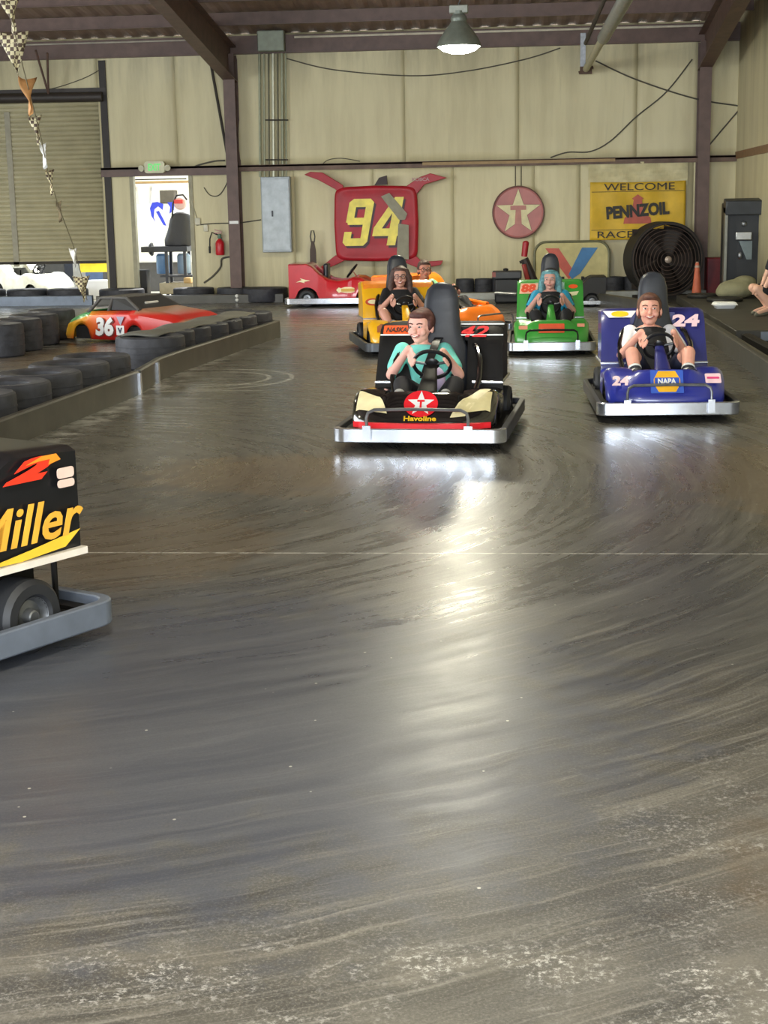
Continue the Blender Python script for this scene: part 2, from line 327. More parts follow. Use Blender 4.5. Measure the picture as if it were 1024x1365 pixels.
# I section columns and rafters
def column(x, y=YW-.28):
    o = empty('steel_column', (x, y, 0), 0, 'left dark red steel building column on the back wall, beside the electrical panel' if x < 0 else 'right dark red steel building column on the back wall, beside the big round fan', 'column')
    b = MB(); b.box((0, -.16, 2.1), (.2, .014, 4.2)); b.box((0, .16, 2.1), (.2, .014, 4.2)); b.box((0, 0, 2.1), (.012, .32, 4.2)); b.build('column_shaft', STEEL, o)
    b = MB(); b.box((0, 0, .01), (.3, .4, .02)); b.build('base_plate', STEEL, o)
    return o
cl = column(XL); column(XR)
b = MB(); b.box((0, -.172, 1.37), (.16, .006, .05)); b.build('tape_label', WHT, cl)
for x in (XL, XR):
    o = empty('steel_rafter', (x, YW-.4, 3.95), 0, 'dark steel rafter rising from the %s column along the roof' % ('left' if x < 0 else 'right'), 'rafter')
    for part, pl in (('web', .012), ('flange', .2)):
        b = MB(); y1 = 18.
        def pt(y, top): return roofz(y)-.235 if top else 3.78+.117*(26.3-y)
        if part == 'web':
            vs = [(0, 26.6, 3.75), (0, 26.6, roofz(26.6)-.25), (0, -5.8, roofz(-5.8)-.25), (0, -5.8, roofz(-5.8)-.75), (0, 18, roofz(18)-.72)]
            b.M = Matrix.Translation((-.006, -YW+.4, -3.95)); b.add(vs+[(.012, p[1], p[2]) for p in vs], [(0, 1, 2, 3, 4), (9, 8, 7, 6, 5), (0, 5, 6, 1), (1, 6, 7, 2), (2, 7, 8, 3), (3, 8, 9, 4), (4, 9, 5, 0)]); b.build('web', STEEL, o)
        else:
            for ln in ([(26.6, 3.75), (18, roofz(18)-.72), (-5.8, roofz(-5.8)-.75)], [(26.6, roofz(26.6)-.25), (-5.8, roofz(-5.8)-.25)]):
                b = MB(); b.M = Matrix.Translation((0, -YW+.4, -3.95)); rs = []
                for y, z in ln: rs.append([(-.11, y, z-.008), (.11, y, z-.008), (.11, y, z+.008), (-.11, y, z+.008)])
                b.rings(rs); b.build('flange', STEEL, o)
# roller door
b = MB()
def slat(u, v):
    z = .70+(3.52-.70)*v; q = (v*34) % 1
    return (RX0+(RX1-RX0)*u, YW-.02-.028*math.sin(min(1, q*1.4)*PI), z)
b.grid(slat, 2, 34*8); d1 = b.build('door_1', mat('roller_door_slats', '#bdb593', .5, .0, var=.1, scale=3), smooth=60)
sm = d1.modifiers.new('thickness', 'SOLIDIFY'); sm.thickness = .02; struct(d1)
b = MB(); b.box(((RX0+RX1)/2, YW-.05, .71), (RX1-RX0, .07, .05)); b.build('bottom_bar', DARK, d1)
b = MB(); b.box((-9.1, YW-.075, 2.0), (.10, .02, 2.7)); b.box((RX1+.02, YW-.07, 1.8), (.07, .05, 3.5)); b.build('guide_rail', mat('guide_rail', '#9c967e', .45), d1)
b = MB(); b.box((RX1+.10, YW-.1, 2.1), (.12, .12, 4.15)); b.build('door_post', mat('dark_post', '#2c2622', .6), d1)
b = MB(); b.tube([(RX0-.1, YW-.22, 3.60), (RX1+.1, YW-.22, 3.56)], .085, 12); b.box(((RX0+RX1)/2, YW-.12, 3.66), (RX1-RX0+.3, .1, .12)); b.build('header_drum', mat('dark_header', '#37302b', .55), d1)
for x in (-9.35, -9.1, -8.55): 
    b = MB(); b.box((x, YW-.08, 3.95), (.07, .05, .6)); trim(b, STEEL)
for p, q in (((-8.25, 25.9, 4.3), (-8.2, 26.3, 3.62)), ((-8.05, 25.9, 4.25), (-8.2, 26.3, 3.62))):
    b = MB(); b.tube([p, q], .02, 8); trim(b, STEEL)
# exit door frame
b = MB()
for x in (DX0-.03, DX1+.03): b.box((x, YW-.07, DZ/2), (.07, .14, DZ))
b.box(((DX0+DX1)/2, YW-.07, DZ+.03), (DX1-DX0+.13, .14, .06)); b.build('door_2', mat('door_frame', '#9a9478', .5)); struct(bpy.data.objects['door_2'])
b = MB(); b.box((DX0+.45, YW+.02, DZ-.10), (.95, .02, .02)); b.build('transom_bar', mat('dark_post', '#2c2622'), bpy.data.objects['door_2'])
# outside yard
YARD = mat('sunlit_concrete', '#d5cfc0', .8, scale=2)
b = MB(); b.box((-8, YW+12.1, -.1), (40, 24, .2)); b.build('yard', YARD); struct(bpy.data.objects['yard'])
b = MB(); b.box((-3, YF-10.1, -.1), (40, 20, .2)); o = b.build('front_yard', YARD); struct(o)
#=== HELPERS FOR THINGS
def add_rbox(b, c, d, r=.02, R=None): b.box(c, d, R=R)
def cable(label, pts, r=.012, m=None, cat='cable', sag=None, name='hanging_cable', group=None):
    P = [Vector(p) for p in pts]; out = []
    for i in range(len(P)-1):
        p0 = P[max(i-1, 0)]; p1 = P[i]; p2 = P[i+1]; p3 = P[min(i+2, len(P)-1)]
        for s in range(8):
            t = s/8; out.append(.5*((2*p1)+(p2-p0)*t+(2*p0-5*p1+4*p2-p3)*t*t+(3*p1-p0-3*p2+p3)*t**3))
    out.append(P[-1]); b = MB(); b.tube(out, r, 6); return tag(b.build(name, m or mat('cable_grey', '#4a4538', .6)), label, cat, group)
TYR = {}
def tyre_profile(r, h, q=.52):
    s = .07*h; ri = r*q
    return [(ri, .25*h), (ri*1.04, .06*h), (ri*1.25, .01*h), (r*.93, 0), (r*.985, s*.6), (r, s*1.6), (r, h-s*1.6), (r*.985, h-s*.6), (r*.93, h), (ri*1.25, h*.99), (ri*1.04, .94*h), (ri, .75*h), (ri, .25*h)]
def tyre_mesh(r, h):
    key = (round(r, 3), round(h, 3))
    if key not in TYR:
        b = MB(); b.lathe(tyre_profile(r, h), 36)
        for i in range(3): z = h*(.32+.18*i); b.lathe([(r*.99, z-.006), (r+.004, z-.004), (r+.004, z+.004), (r*.99, z+.006)], 36)
        o = b.build('tyre', RUB); TYR[key] = o.data; bpy.data.objects.remove(o)
    return TYR[key]
def tyre(x, y, z, r, h, label, group, m=None, rz=0, tilt=(0, 0)):
    o = bpy.data.objects.new('barrier_tyre', tyre_mesh(r, h)); COL.objects.link(o); o.location = (x, y, z); o.rotation_euler = (tilt[0], tilt[1], rz)
    return tag(o, label, 'tyre', group)
#=== KARTS
PROF = {
 'sprint': dict(side=[(-.76, .17), (-.73, .22), (-.62, .31), (-.50, .362), (-.36, .36), (-.22, .305), (0, .285), (.20, .30), (.22, .36), (.36, .66), (.42, .72), (.48, .75), (.8, .735)],
                mid=[(-.76, .17), (-.73, .21), (-.645, .345), (-.60, .365), (-.5, .35), (-.22, .305), (0, .285), (.20, .30), (.22, .36), (.36, .66), (.42, .72), (.48, .75), (.8, .735)],
                hole=(-.565, .20, .27), split=.20, zr=.33),
 'stock': dict(side=[(-.78, .17), (-.74, .26), (-.6, .38), (-.42, .47), (-.28, .48), (-.17, .44), (0, .42), (.15, .45), (.30, .54), (.42, .66), (.50, .70), (.8, .70)],
               mid=[(-.78, .17), (-.74, .24), (-.6, .34), (-.42, .43), (-.28, .46), (-.17, .44), (0, .42), (.15, .45), (.30, .54), (.42, .66), (.50, .70), (.8, .70)],
               hole=(-.30, .28, .29), split=.28, zr=.13)}
def Tk(kind, x, y):
    p = PROF[kind]; a = abs(x); s = min(1, max(0, (a-.20)/.12)); s = s*s*(3-2*s)
    ys = [q[0] for q in p['side']]; z1 = float(np.interp(y, ys, [q[1] for q in p['side']]))
    z0 = float(np.interp(y, [q[0] for q in p['mid']], [q[1] for q in p['mid']]))
    z = z0*(1-s)+z1*s; t = a/wk(y)
    return z-(.045 if y < .2 else .02)*max(0, (t-.86)/.14)**2
def wk(y): return float(np.interp(y, [-.78, -.72, -.6, .1, .3, .8], [.44, .485, .5, .485, .46, .45]))
def nose(x): return .10*(abs(x)/.5)**3
def body_piece(kind, front):
    p = PROF[kind]; h0, h1, hx = p['hole']; sp = p['split']
    brk = sorted(set([q[0] for q in p['side']]+[q[0] for q in p['mid']]+[h0, sp]))
    ys = []
    for a, c in zip(brk[:-1], brk[1:]):
        m = max(1, int((c-a)/.035)); ys += [a+(c-a)*i/m for i in range(m)]
    ys.append(brk[-1]); ys = [y for y in ys if (y <= sp+1e-6 if front else y >= sp-1e-6)]
    xs = [-.5, -.492, -.475, -.45, -.41, -.36, -.31, -.27, -.22, -.16, -.08, 0]; xs = xs+[-x for x in xs[:-1]][::-1]
    V = {}; vs = []; fs = []
    def pos(i, j):
        x = xs[i]; y = ys[j]; X = x*wk(y)/.5; fr = max(0, min(1, (-y-.2)/.4)); Y = y+nose(x)*fr
        return Vector((X, Y, Tk(kind, X, y)))
    def vid(i, j):
        if (i, j) not in V: V[i, j] = len(vs); vs.append(pos(i, j))
        return V[i, j]
    def hole(i, j):
        xm = (xs[i]+xs[i+1])/2; ym = (ys[j]+ys[j+1])/2
        if front: return abs(xm) < hx and ym > h0
        return abs(xm) < .22 and ym < .42
    from collections import Counter
    cnt = Counter(); dirs = {}
    for i in range(len(xs)-1):
        for j in range(len(ys)-1):
            if hole(i, j): continue
            q = [vid(i, j), vid(i+1, j), vid(i+1, j+1), vid(i, j+1)]; fs.append(tuple(q))
            for a in range(4):
                e = (q[a], q[(a+1) % 4]); cnt[frozenset(e)] += 1; dirs[frozenset(e)] = e
    inv = {v: k for k, v in V.items()}; low = {}
    def lower(v):
        if v in low: return low[v]
        i, j = inv[v]; q = vs[v]; outer = i in (0, len(xs)-1) or (front and j == 0) or (not front and j == len(ys)-1)
        if outer:
            z = .135 if front else p['zr']
            ar = [(-.42, .155)] if front else []
            if kind == 'stock': ar = [(-.47, .16), (.50, .19)]
            if i in (0, len(xs)-1):
                for yc, r in ar:
                    if abs(q.y-yc) < r: z = max(z, .13+math.sqrt(r*r-(q.y-yc)**2))
            z = min(z, q.z-.02)
        else:
            z = max(.12, q.z-.10) if not front else q.z-.05
        low[v] = len(vs); d = 0 if not outer else 0
        vs.append(Vector((q.x, q.y, z))); return low[v]
    for e, c in cnt.items():
        if c == 1:
            a, d = dirs[e]; fs.append((d, a, lower(a), lower(d)))
    b = MB(); b.add(vs, fs); return b
def conform(kind, pts, off=.004, n=8):
    """patch lying on the bodywork: quad corners in plan view"""
    a, c, d, e = [Vector((*q, 0)) for q in pts]; b = MB()
    def f(u, v):
        q = (a*(1-u)+c*u)*(1-v)+(e*(1-u)+d*u)*v; fr = max(0, min(1, (-q.y-.2)/.4))
        return (q.x, q.y+nose(q.x)*fr, Tk(kind, q.x, q.y)+off)
    b.grid(f, n, n); return b
def torus(b, c, R, r, axis, n=32, m=8, a0=0): return b.lathe([(R+r*math.cos(2*PI*i/m), r*math.sin(2*PI*i/m)) for i in range(m+1)], n, axis, c)
WH = {}
def wheel(parent, x, y, r, wd, side):
    b = MB(); hw = wd/2; b.lathe([(r*.52, -hw*.8), (r*.62, -hw), (r*.88, -hw), (r, -hw*.72), (r, hw*.72), (r*.88, hw), (r*.62, hw), (r*.52, hw*.8), (r*.52, -hw*.8)], 28, (1, 0, 0), (x, y, r))
    o = b.build('wheel', TREAD, parent)
    b = MB(); q = side; b.lathe([(.02, hw*.95*q), (r*.18, hw*.9*q), (r*.22, hw*.5*q), (r*.42, hw*.45*q), (r*.54, hw*.86*q), (r*.54, -hw*.5*q), (.02, -hw*.5*q)], 24, (1, 0, 0), (x, y, r)); b.build('rim', STL, o)
def kart(label, loc, rz, kind='sprint', front=None, rear=None, sx=1., sy=1., tower=None, seat=True, deck='#1d1d20', bump=None, group=None, bar=True, name='go_kart', trimc=None):
    o = empty(name, loc, rz, label, 'go-kart', group); front = front or GLB; rear = rear or front
    o.scale = (sx, sy, 1)
    # bumper band all round with rounded corners, thin black deck inside it
    W2, L2 = .585, .865
    def ringpts(e, z, r=.09): return [Vector((x, y, z)) for x, y in rrect(2*(W2-e), 2*(L2-e), r-e*.5, 4)]
    bm_ = bump or ALU
    b = MB(); b.rings([ringpts(.004, .052), ringpts(0, .058), ringpts(0, .142), ringpts(.005, .147), ringpts(.035, .147), ringpts(.04, .142), ringpts(.04, .052), ringpts(.004, .052)], cap=False)
    sides = mat('dark_bumper', '#3b3d42', .4, .5) if not bump else bump; ob = b.build('bumper', [bm_, sides], o, smooth=25)
    for f in ob.data.polygons:
        c = f.center; f.material_index = 0 if (c.y < -L2+.10 or kind == 'stock') else 1
    b = MB()
    for s in (-1, 1):
        b.box((s*.50, 0, .10), (.10, 1.60, .014)); b.box((0, s*.80, .10), (1.06, .07, .014))
    b.box((0, 0, .085), (.9, 1.6, .012)); b.build('floor_pan', MTB, o)
    body_piece(kind, True).build('front_body', front, o, smooth=40); body_piece(kind, False).build('rear_body', rear, o, smooth=40)
    for s in (-1, 1):
        wheel(o, s*.42, -.42 if kind != 'stock' else -.47, .125, .11, s); wheel(o, s*.43, .50, .14, .15, s)
    b = MB(); b.tube([(-.40, .5, .14), (.40, .5, .14)], .016, 8); b.tube([(-.38, -.42, .12), (.38, -.42, .12)], .014, 8); b.build('axle', STL, o)
    b = MB(); b.box((.18, .56, .27), (.24, .26, .22)); b.box((-.15, .58, .25), (.16, .2, .18)); b.tube([(.05, .62, .3), (.3, .74, .3)], .035, 8); b.build('engine', MTB, o)
    b = MB()
    for x in (-.36, .36):
        for y in (.34, .74): b.tube([(x, y, .1), (x, y, .5)], .012, 8)
    b.build('body_stand', MTB, o)
    # seat
    def ring(z, y, hw, th, dz=0):
        return [Vector((hw*math.copysign(abs(math.cos(a))**.7, math.cos(a)), y+th*math.copysign(abs(math.sin(a))**.8, math.sin(a)), z)) for a in [2*PI*i/24 for i in range(24)]]
    if seat:
        b = MB(); b.rings([ring(.14, .20, .17, .03), ring(.17, .21, .20, .05), ring(.40, .30, .215, .055), ring(.58, .355, .195, .05), ring(.68, .375, .155, .045), ring(.80, .40, .135, .042), ring(.92, .425, .128, .04), ring(.99, .435, .108, .036), ring(1.03, .44, .07, .028), ring(1.045, .442, .025, .015)])
        st = b.build('seat', VINYL, o, smooth=60)
        b = MB(); b.ell((0, .06, .17), (.21, .20, .05)); b.build('cushion', VINYL, st)
        b = MB()
        for s in (-1, 1): b.tube([(s*.29, -.02, .28), (s*.315, .06, .38), (s*.31, .17, .49), (s*.28, .28, .57), (s*.24, .37, .60)], .022, 10)
        b.build('side_hoop', GLB, o)
    # steering
    n = Vector((0, .78, .62)).normalized(); c = Vector((0, -.13, .50)); sc = STEER.get(kind, c)
    b = MB(); torus(b, sc, .13, .014, n); wl = b.build('steering_wheel', BLK, o)
    b = MB(); b.ell(sc+n*.005, (.055, .055, .022), n.to_track_quat('Z', 'Y').to_matrix())
    for a in (PI/2+PI, .2, PI-.2):
        d = n.to_track_quat('Z', 'Y').to_matrix() @ Vector((math.cos(a), math.sin(a), 0)); b.tube([sc, sc+d*.13], .010, 6)
    b.build('hub', BLK, wl)
    b = MB(); b.ell(sc+n*.02, (.034, .026, .012), n.to_track_quat('Z', 'Y').to_matrix()); b.build('centre_cap', mat('beige_cap', '#a8977c', .5), wl)
    b = MB(); e = sc-n*.03; f = Vector((0, -.50 if kind == 'sprint' else -.32, .27 if kind == 'sprint' else .40)); rs = []
    for i in range(6):
        t = i/5; q = f*(1-t)+e*t; ww = .085*(1-t)+.04*t; hh = .055*(1-t)+.03*t
        rs.append([q+Vector((ww*math.copysign(abs(math.cos(a))**.6, math.cos(a)), hh*math.sin(a)*.5, hh*math.sin(a))) for a in [2*PI*k/16 for k in range(16)]])
    b.rings(rs); b.build('steering_tower', tower or MTB, o)
    if bar:
        b = MB(); b.tube([(-.34, -.875, .09), (-.34, -.875, .22), (-.33, -.87, .255), (-.29, -.865, .275), (0, -.865, .28), (.29, -.865, .275), (.33, -.87, .255), (.34, -.875, .22), (.34, -.875, .09)], .011, 8)
        br = b.build('nerf_bar', STL if kind == 'sprint' and bar == 1 else MTB, o)
        b = MB(); [b.box((s*.34, -.882, .12), (.055, .012, .10)) for s in (-1, 1)]; b.build('mounting_plate', ALU, br)
    if kind == 'sprint':
        b = MB(); tm = trimc or ALU
        for s in (-1, 1):
            b.tube([(s*.25, .205, .335), (s*.462, .205, .335), (s*.462, .79, .335)], .011, 6)
        b.build('edge_trim', tm, o)
    return o
STEER = {'stock': Vector((0, -.20, .56))}
def rface(x, z, off=.006):           # point on the sloping front of the tall rear body
    if z < .66: y = .22+(z-.36)*(.14/.30)
    elif z < .72: y = .36+(z-.66)
    else: y = .42+(z-.72)*2
    return Vector((x, y-off, z+off*.45))
def face_frame(x, z): return frame(rface(x, z), (1, 0, 0), (0, .14, .30))
def lip_frame(x, z=.70): return frame(Vector((x, .36+(z-.66)-.006, z+.006)), (1, 0, 0), (0, 1, 1))
def patch(parent, F, poly, m, name='sticker', d=.002): b = MB(); b.prism(poly, d, F); return b.build(name, m, parent, smooth=None)
def nose_frame(x=0, dz=0): return frame((x, -.694+dz*.63+.8*abs(x)**3, .283+dz), (1, 0, 0), (0, .085, .135))
RED = mat('signal_red', '#e0202a', .5, spec=.25); ORG = mat('bright_orange', '#ee5a24', .5, spec=.25); YEL = mat('sticker_yellow', '#f0c020', .4); CRM = mat('cream_flame', '#e9dcae', .35); PNK = mat('pinkish_white', '#f1cfd4', .4)
#=== PEOPLE
def cap(b, p0, r0_, p1, r1, n=12):
    p0, p1 = Vector(p0), Vector(p1); d = (p1-p0); L = d.length; q = Vector((0, 0, 1)).rotation_difference(d); rs = []
    for i in range(4): a = PI/2*(i+.15)/4.15; rs.append((r0_*math.sin(a), -r0_*math.cos(a)))
    rs += [(r0_, 0), (r1, L)]
    for i in range(3, -1, -1): a = PI/2*(i+.15)/4.15; rs.append((r1*math.sin(a), L+r1*math.cos(a)))
    b.rings([[p0+q @ Vector((r*math.cos(2*PI*j/n), r*math.sin(2*PI*j/n), h)) for j in range(n)] for r, h in rs])
def torso(b, st, n=16):
    """st: (centre, half width, half depth) rising; rings stay roughly square to the spine"""
    rs = []
    for i, (c, hw, hd) in enumerate(st):
        t = (Vector(st[min(i+1, len(st)-1)][0])-Vector(st[max(i-1, 0)][0])).normalized(); x = Vector((1, 0, 0)); y = t.cross(x).normalized()
        rs.append([Vector(c)+x*hw*math.cos(a)+y*hd*math.sin(a) for a in [2*PI*j/n for j in range(n)]])
    b.rings(rs)
def fuse(o, vox=.009, it=4):
    r = o.modifiers.new('fuse', 'REMESH'); r.mode = 'VOXEL'; r.voxel_size = vox; r.use_smooth_shade = True
    s = o.modifiers.new('soft', 'SMOOTH'); s.factor = .5; s.iterations = it
    dg = bpy.context.evaluated_depsgraph_get(); me = bpy.data.meshes.new_from_object(o.evaluated_get(dg), depsgraph=dg)
    for f in me.polygons: f.use_smooth = True
    m = o.data.materials[0]; o.modifiers.clear(); o.data = me
    if not me.materials: me.materials.append(m)
    return o
def hand(b, c, e, tdir, n, s=1., side=1):
    """palm behind the grip at c, fingers curling round it; e = away from the body along the palm, tdir = along the grip, n = towards the driver"""
    c = Vector(c); e = e.normalized(); n = n.normalized(); tdir = tdir.normalized()
    pc = c-e*.012*s+n*.026*s; R = Matrix((tdir, e, n)).transposed()
    b.ell(pc-e*.018*s, (.040*s, .044*s, .016*s), R)
    for k, ln in enumerate((.92, 1.05, 1., .82)):
        o = tdir*((k-1.5)*.0195*s); a = pc+o+e*.018*s; p1 = c+o+e*.034*s*ln+n*.008*s; p2 = c+o+e*.030*s*ln-n*.020*s; p3 = c+o+e*.004*s-n*.026*s
        cap(b, a, .0095*s, p1, .009*s, 8); cap(b, p1, .009*s, p2, .0085*s, 8); cap(b, p2, .0085*s, p3, .0075*s, 8)
    th = pc-tdir*.036*s*side-e*.03*s; cap(b, th, .011*s, th-tdir*.022*s*side+e*.03*s-n*.006*s, .010*s, 8); cap(b, th-tdir*.022*s*side+e*.03*s-n*.006*s, .010*s, th-tdir*.016*s*side+e*.055*s-n*.018*s, .0085*s, 8)
def headparts(root, body, H, hs, hair, hairc, glasses=False, smile=True, lip='#b5615c', brow=None, up=True):
    b = body; K = H @ Matrix.Scale(hs, 4); old = b.M.copy(); b.M = old @ K
    b.ell((0, .012, .018), (.074, .092, .094)); b.ell((0, -.012, -.045), (.056, .068, .060)); b.ell((0, -.045, -.082), (.028, .03, .022)); b.ell((0, -.03, .03), (.066, .058, .06))
    for s in (-1, 1):
        b.ell((s*.078, .012, -.012), (.012, .02, .03)); b.ell((s*.038, -.055, -.028), (.026, .026, .024))
    cap(b, (0, -.084, .008), .009, (0, -.101, -.022), .0135, 8); b.ell((0, -.092, -.024), (.018, .012, .010))
    b.ell((0, -.080, -.052), (.026, .014, .012)); b.M = old
    def part(name, m, fn, par=root, sm=60):
        q = MB(); q.M = K; fn(q); return q.build(name, m, par, smooth=sm)
    part('eyes', mat('eye_white', '#e6e2dc', .3), lambda q: [q.ell((s*.031, -.0815, .008), (.012, .008, .0058)) for s in (-1, 1)])
    part('irises', mat('dark_iris', '#2a1d15', .2), lambda q: [q.ell((s*.031, -.0885, .008), (.006, .003, .0055)) for s in (-1, 1)])
    part('eyebrows', mat(brow or hairc+'_brow', brow or hairc, .8), lambda q: [q.tube([(s*.014, -.089, .026), (s*.031, -.089, .032), (s*.05, -.078, .027)], .0036, 6) for s in (-1, 1)])
    def mouth(q): q.tube([(-.03, -.083, -.043), (-.015, -.0935, -.052), (0, -.097, -.055), (.015, -.0935, -.052), (.03, -.083, -.043)] if smile else [(-.024, -.086, -.052), (0, -.096, -.051), (.024, -.086, -.052)], .0066 if smile else .005, 8)
    mo = part('mouth', mat('lips'+lip, lip, .4), mouth)
    if smile: part('teeth', mat('teeth', '#f1ece2', .3), lambda q: q.tube([(-.021, -.0925, -.0465), (0, -.1015, -.0525), (.021, -.0925, -.0465)], .0042, 6), mo)
    HM = mat('hair'+hairc, hairc, .65, var=.35, scale=40)
    def hr(q):
        q.ell((0, .034, .030), (.088, .094, .096)); q.ell((0, .0, .072), (.070, .076, .044))
        if hair == 'short':
            q.ell((0, -.05, .088), (.055, .036, .024)); [q.ell((s*.07, .03, -.01), (.018, .04, .05)) for s in (-1, 1)]
        if hair == 'back':
            q.ell((0, -.035, .078), (.062, .05, .034)); q.ell((0, .125, .03), (.04, .045, .045)); [q.ell((s*.074, .01, .02), (.016, .04, .045)) for s in (-1, 1)]
        if hair == 'long':
            for s in (-1, 1):
                cap(q, (s*.062, -.012, .065), .034, (s*.094, .0, -.03), .034); cap(q, (s*.094, .0, -.03), .034, (s*.105, -.01, -.15), .03); cap(q, (s*.08, .05, 0), .045, (s*.085, .04, -.16), .035)
    q = MB(); q.M = K; hr(q); ho = fuse(q.build('hair', HM, root), .008*hs, 2)
    if glasses:
        def gl(q):
            for s in (-1, 1): torus(q, (s*.034, -.096, .006), .022, .0022, (s*.12, -1, 0), 20, 6); q.tube([(s*.058, -.092, .010), (s*.082, .01, .008)], .0028, 6)
            q.tube([(-.012, -.099, .010), (.012, -.099, .010)], .003, 6)
        part('glasses', BLK, gl)
    return K, ho
def driver(label, loc, rz, skin='#d9a18a', shirt='#5fc8c0', vest=None, legs='#1b1b1f', longlegs=True, shoe='#6a6a70', hair='short', hairc='#4a3024', glasses=False, lean=0., turn=0., nod=0., hs=1.1, hz=0., knees=(.19, -.20, .42), stance=.15, arm=None, smile=True, sole=None, socks=None, vestw=.13, strap=None, dark=None, wheelc=(0, -.13, .50), group=None, legfn=None):
    root = empty('person', loc, rz, label, 'person', group); L = lean
    sk = mat('skin'+skin, skin, .5, var=.05, scale=20)
    pel = (0, .15, .24); nk = (L, .31, .66+hz); sp = [((0, .15, .17), .11, .075), ((0, .15, .22), .15, .10), ((L*.25, .19, .33), .135, .092), ((L*.5, .24, .45), .145, .10), ((L*.85, .285, .555+hz*.7), .155, .095), ((L*.97, .305, .61+hz), .13, .075), ((L, .31, .645+hz), .07, .055)]
    b = MB(); torso(b, sp)
    H = Matrix.Translation((L*1.12, .285, .765+hz)) @ Matrix.Rotation(turn, 4, 'Z') @ Matrix.Rotation(nod, 4, 'X')
    cap(b, (L, .315, .60+hz), .05, (L*1.1, .295, .74+hz), .046)
    n = Vector((0, .78, .62)).normalized(); wc = Vector(wheelc); J = {}
    for s in (-1, 1):
        sh = Vector((L*.95+s*.155, .30, .59+hz)); wr_ang = (PI*.5-s*1.15) if arm is None else arm[0 if s < 0 else 1]
        q = n.to_track_quat('Z', 'Y').to_matrix(); rad = (q @ Vector((math.cos(wr_ang), math.sin(wr_ang), 0)))
        if rad.x*s < 0: rad.x = -rad.x
        grip = wc+rad*.13; tan = n.cross(rad).normalized()
        el = Vector((s*.25+L*.6, .10, .42+hz*.6)); e = (grip-el).normalized(); e = (e-tan*e.dot(tan)).normalized()
        wrist = grip-e*.075+n*.022
        cap(b, sh, .052, el, .038); cap(b, el, .038, wrist, .025); hand(b, grip, e, tan*(1 if s > 0 else -1), n, 1.0*hs**.5, -1)
        hip = Vector((s*.08, .13, .20)); kn = Vector((s*knees[0], knees[1], knees[2])); an = Vector((s*stance, -.44, .23)); toe = Vector((s*(stance+.01), -.50, .33))
        cap(b, hip, .082, kn, .055); cap(b, kn, .055, kn*.45+an*.55+Vector((0, .02, 0)), .046); cap(b, kn*.45+an*.55+Vector((0, .02, 0)), .046, an, .032); cap(b, an, .034, toe, .028)
        J[s] = (sh, el, wrist, hip, kn, an, toe, grip, e, tan)
    K, ho = headparts(root, b, H, hs, hair, hairc, glasses, smile)
    fuse(b.build('body', sk, root), .0065, 3)
    # shirt
    q = MB(); torso(q, [(Vector(c)+Vector((0, 0, 0)), hw+.012, hd+.012) for c, hw, hd in sp[:-1]])
    for s in (-1, 1): sh, el = J[s][0], J[s][1]; cap(q, sh, .064, sh.lerp(el, .68), .058)
    so_ = fuse(q.build('shirt', mat('cloth'+shirt, shirt, .8, var=.15, bump=.1), root), .010, 2)
    q = MB()
    for s in (-1, 1):
        sh, el, wrist, hip, kn, an, toe = J[s][:7]
        if longlegs: cap(q, hip, .094, kn, .068); cap(q, kn, .068, an, .05)
        else: cap(q, hip, .096, hip.lerp(kn, .72), .078)
    q.ell((0, .15, .2), (.16, .12, .09)); fuse(q.build('trousers' if longlegs else 'shorts', mat('cloth'+legs, legs, .8, var=.2), root), .011, 2)
    for s in (-1, 1):
        an, toe = J[s][5], J[s][6]; q = MB(); d = (toe-an).normalized()
        cap(q, an-Vector((0, -.01, .01)), .04, toe, .042); sh_ = fuse(q.build('shoe', mat('shoe'+shoe, shoe, .6), root), .009, 2)
        if sole: q = MB(); cap(q, an+Vector((0, -.032, -.02)), .035, toe+Vector((0, -.02, .0)), .036); q.build('sole', mat('shoe'+sole, sole, .6), sh_)
        if socks:
            for i in range(4): t = .30+.15*i; c = an.lerp(J[s][4], t-.22); q = MB(); q.lathe([(.050, -.009), (.053, 0), (.050, .009)], 18, (J[s][4]-an).normalized(), c); q.build('sock_stripe', WHT, root)
            q = MB(); cap(q, an, .043, an.lerp(J[s][4], .5), .049); q.build('sock', mat('sock_dark', '#20222c', .8), root)
    if vest:
        q = MB(); torso(q, [(Vector(c)+Vector((0, -.018, 0)), min(hw, vestw)+.010, hd+.014) for c, hw, hd in sp[1:-1]]); fuse(q.build('vest', mat('cloth'+vest, vest, .7, var=.2), root), .010, 2)
    if strap:
        for s in strap:
            q = MB(); x = L; rs = []
            for i, (px, py, pz) in enumerate([(s*.115, .40, .62), (s*.11, .33, .672), (s*.10, .24, .645), (s*.085, .185, .58), (s*.06, .13, .50), (s*.03, .09, .40)]):
                rs.append([Vector((px+L*.9+dx, py-.035-.012*k, pz+hz*.9+.012)) for dx, k in ((-.03, 0), (.03, 0), (.03, 1), (-.03, 1))])
            q.rings(rs); q.build('harness_strap', BLK, root)
    return root, K, J
#=== THE KARTS ON THE TRACK
def wall2(px, py, Y=YW-.12): p = W(px, py, Y); return (p.x, p.z)
R_ = math.radians
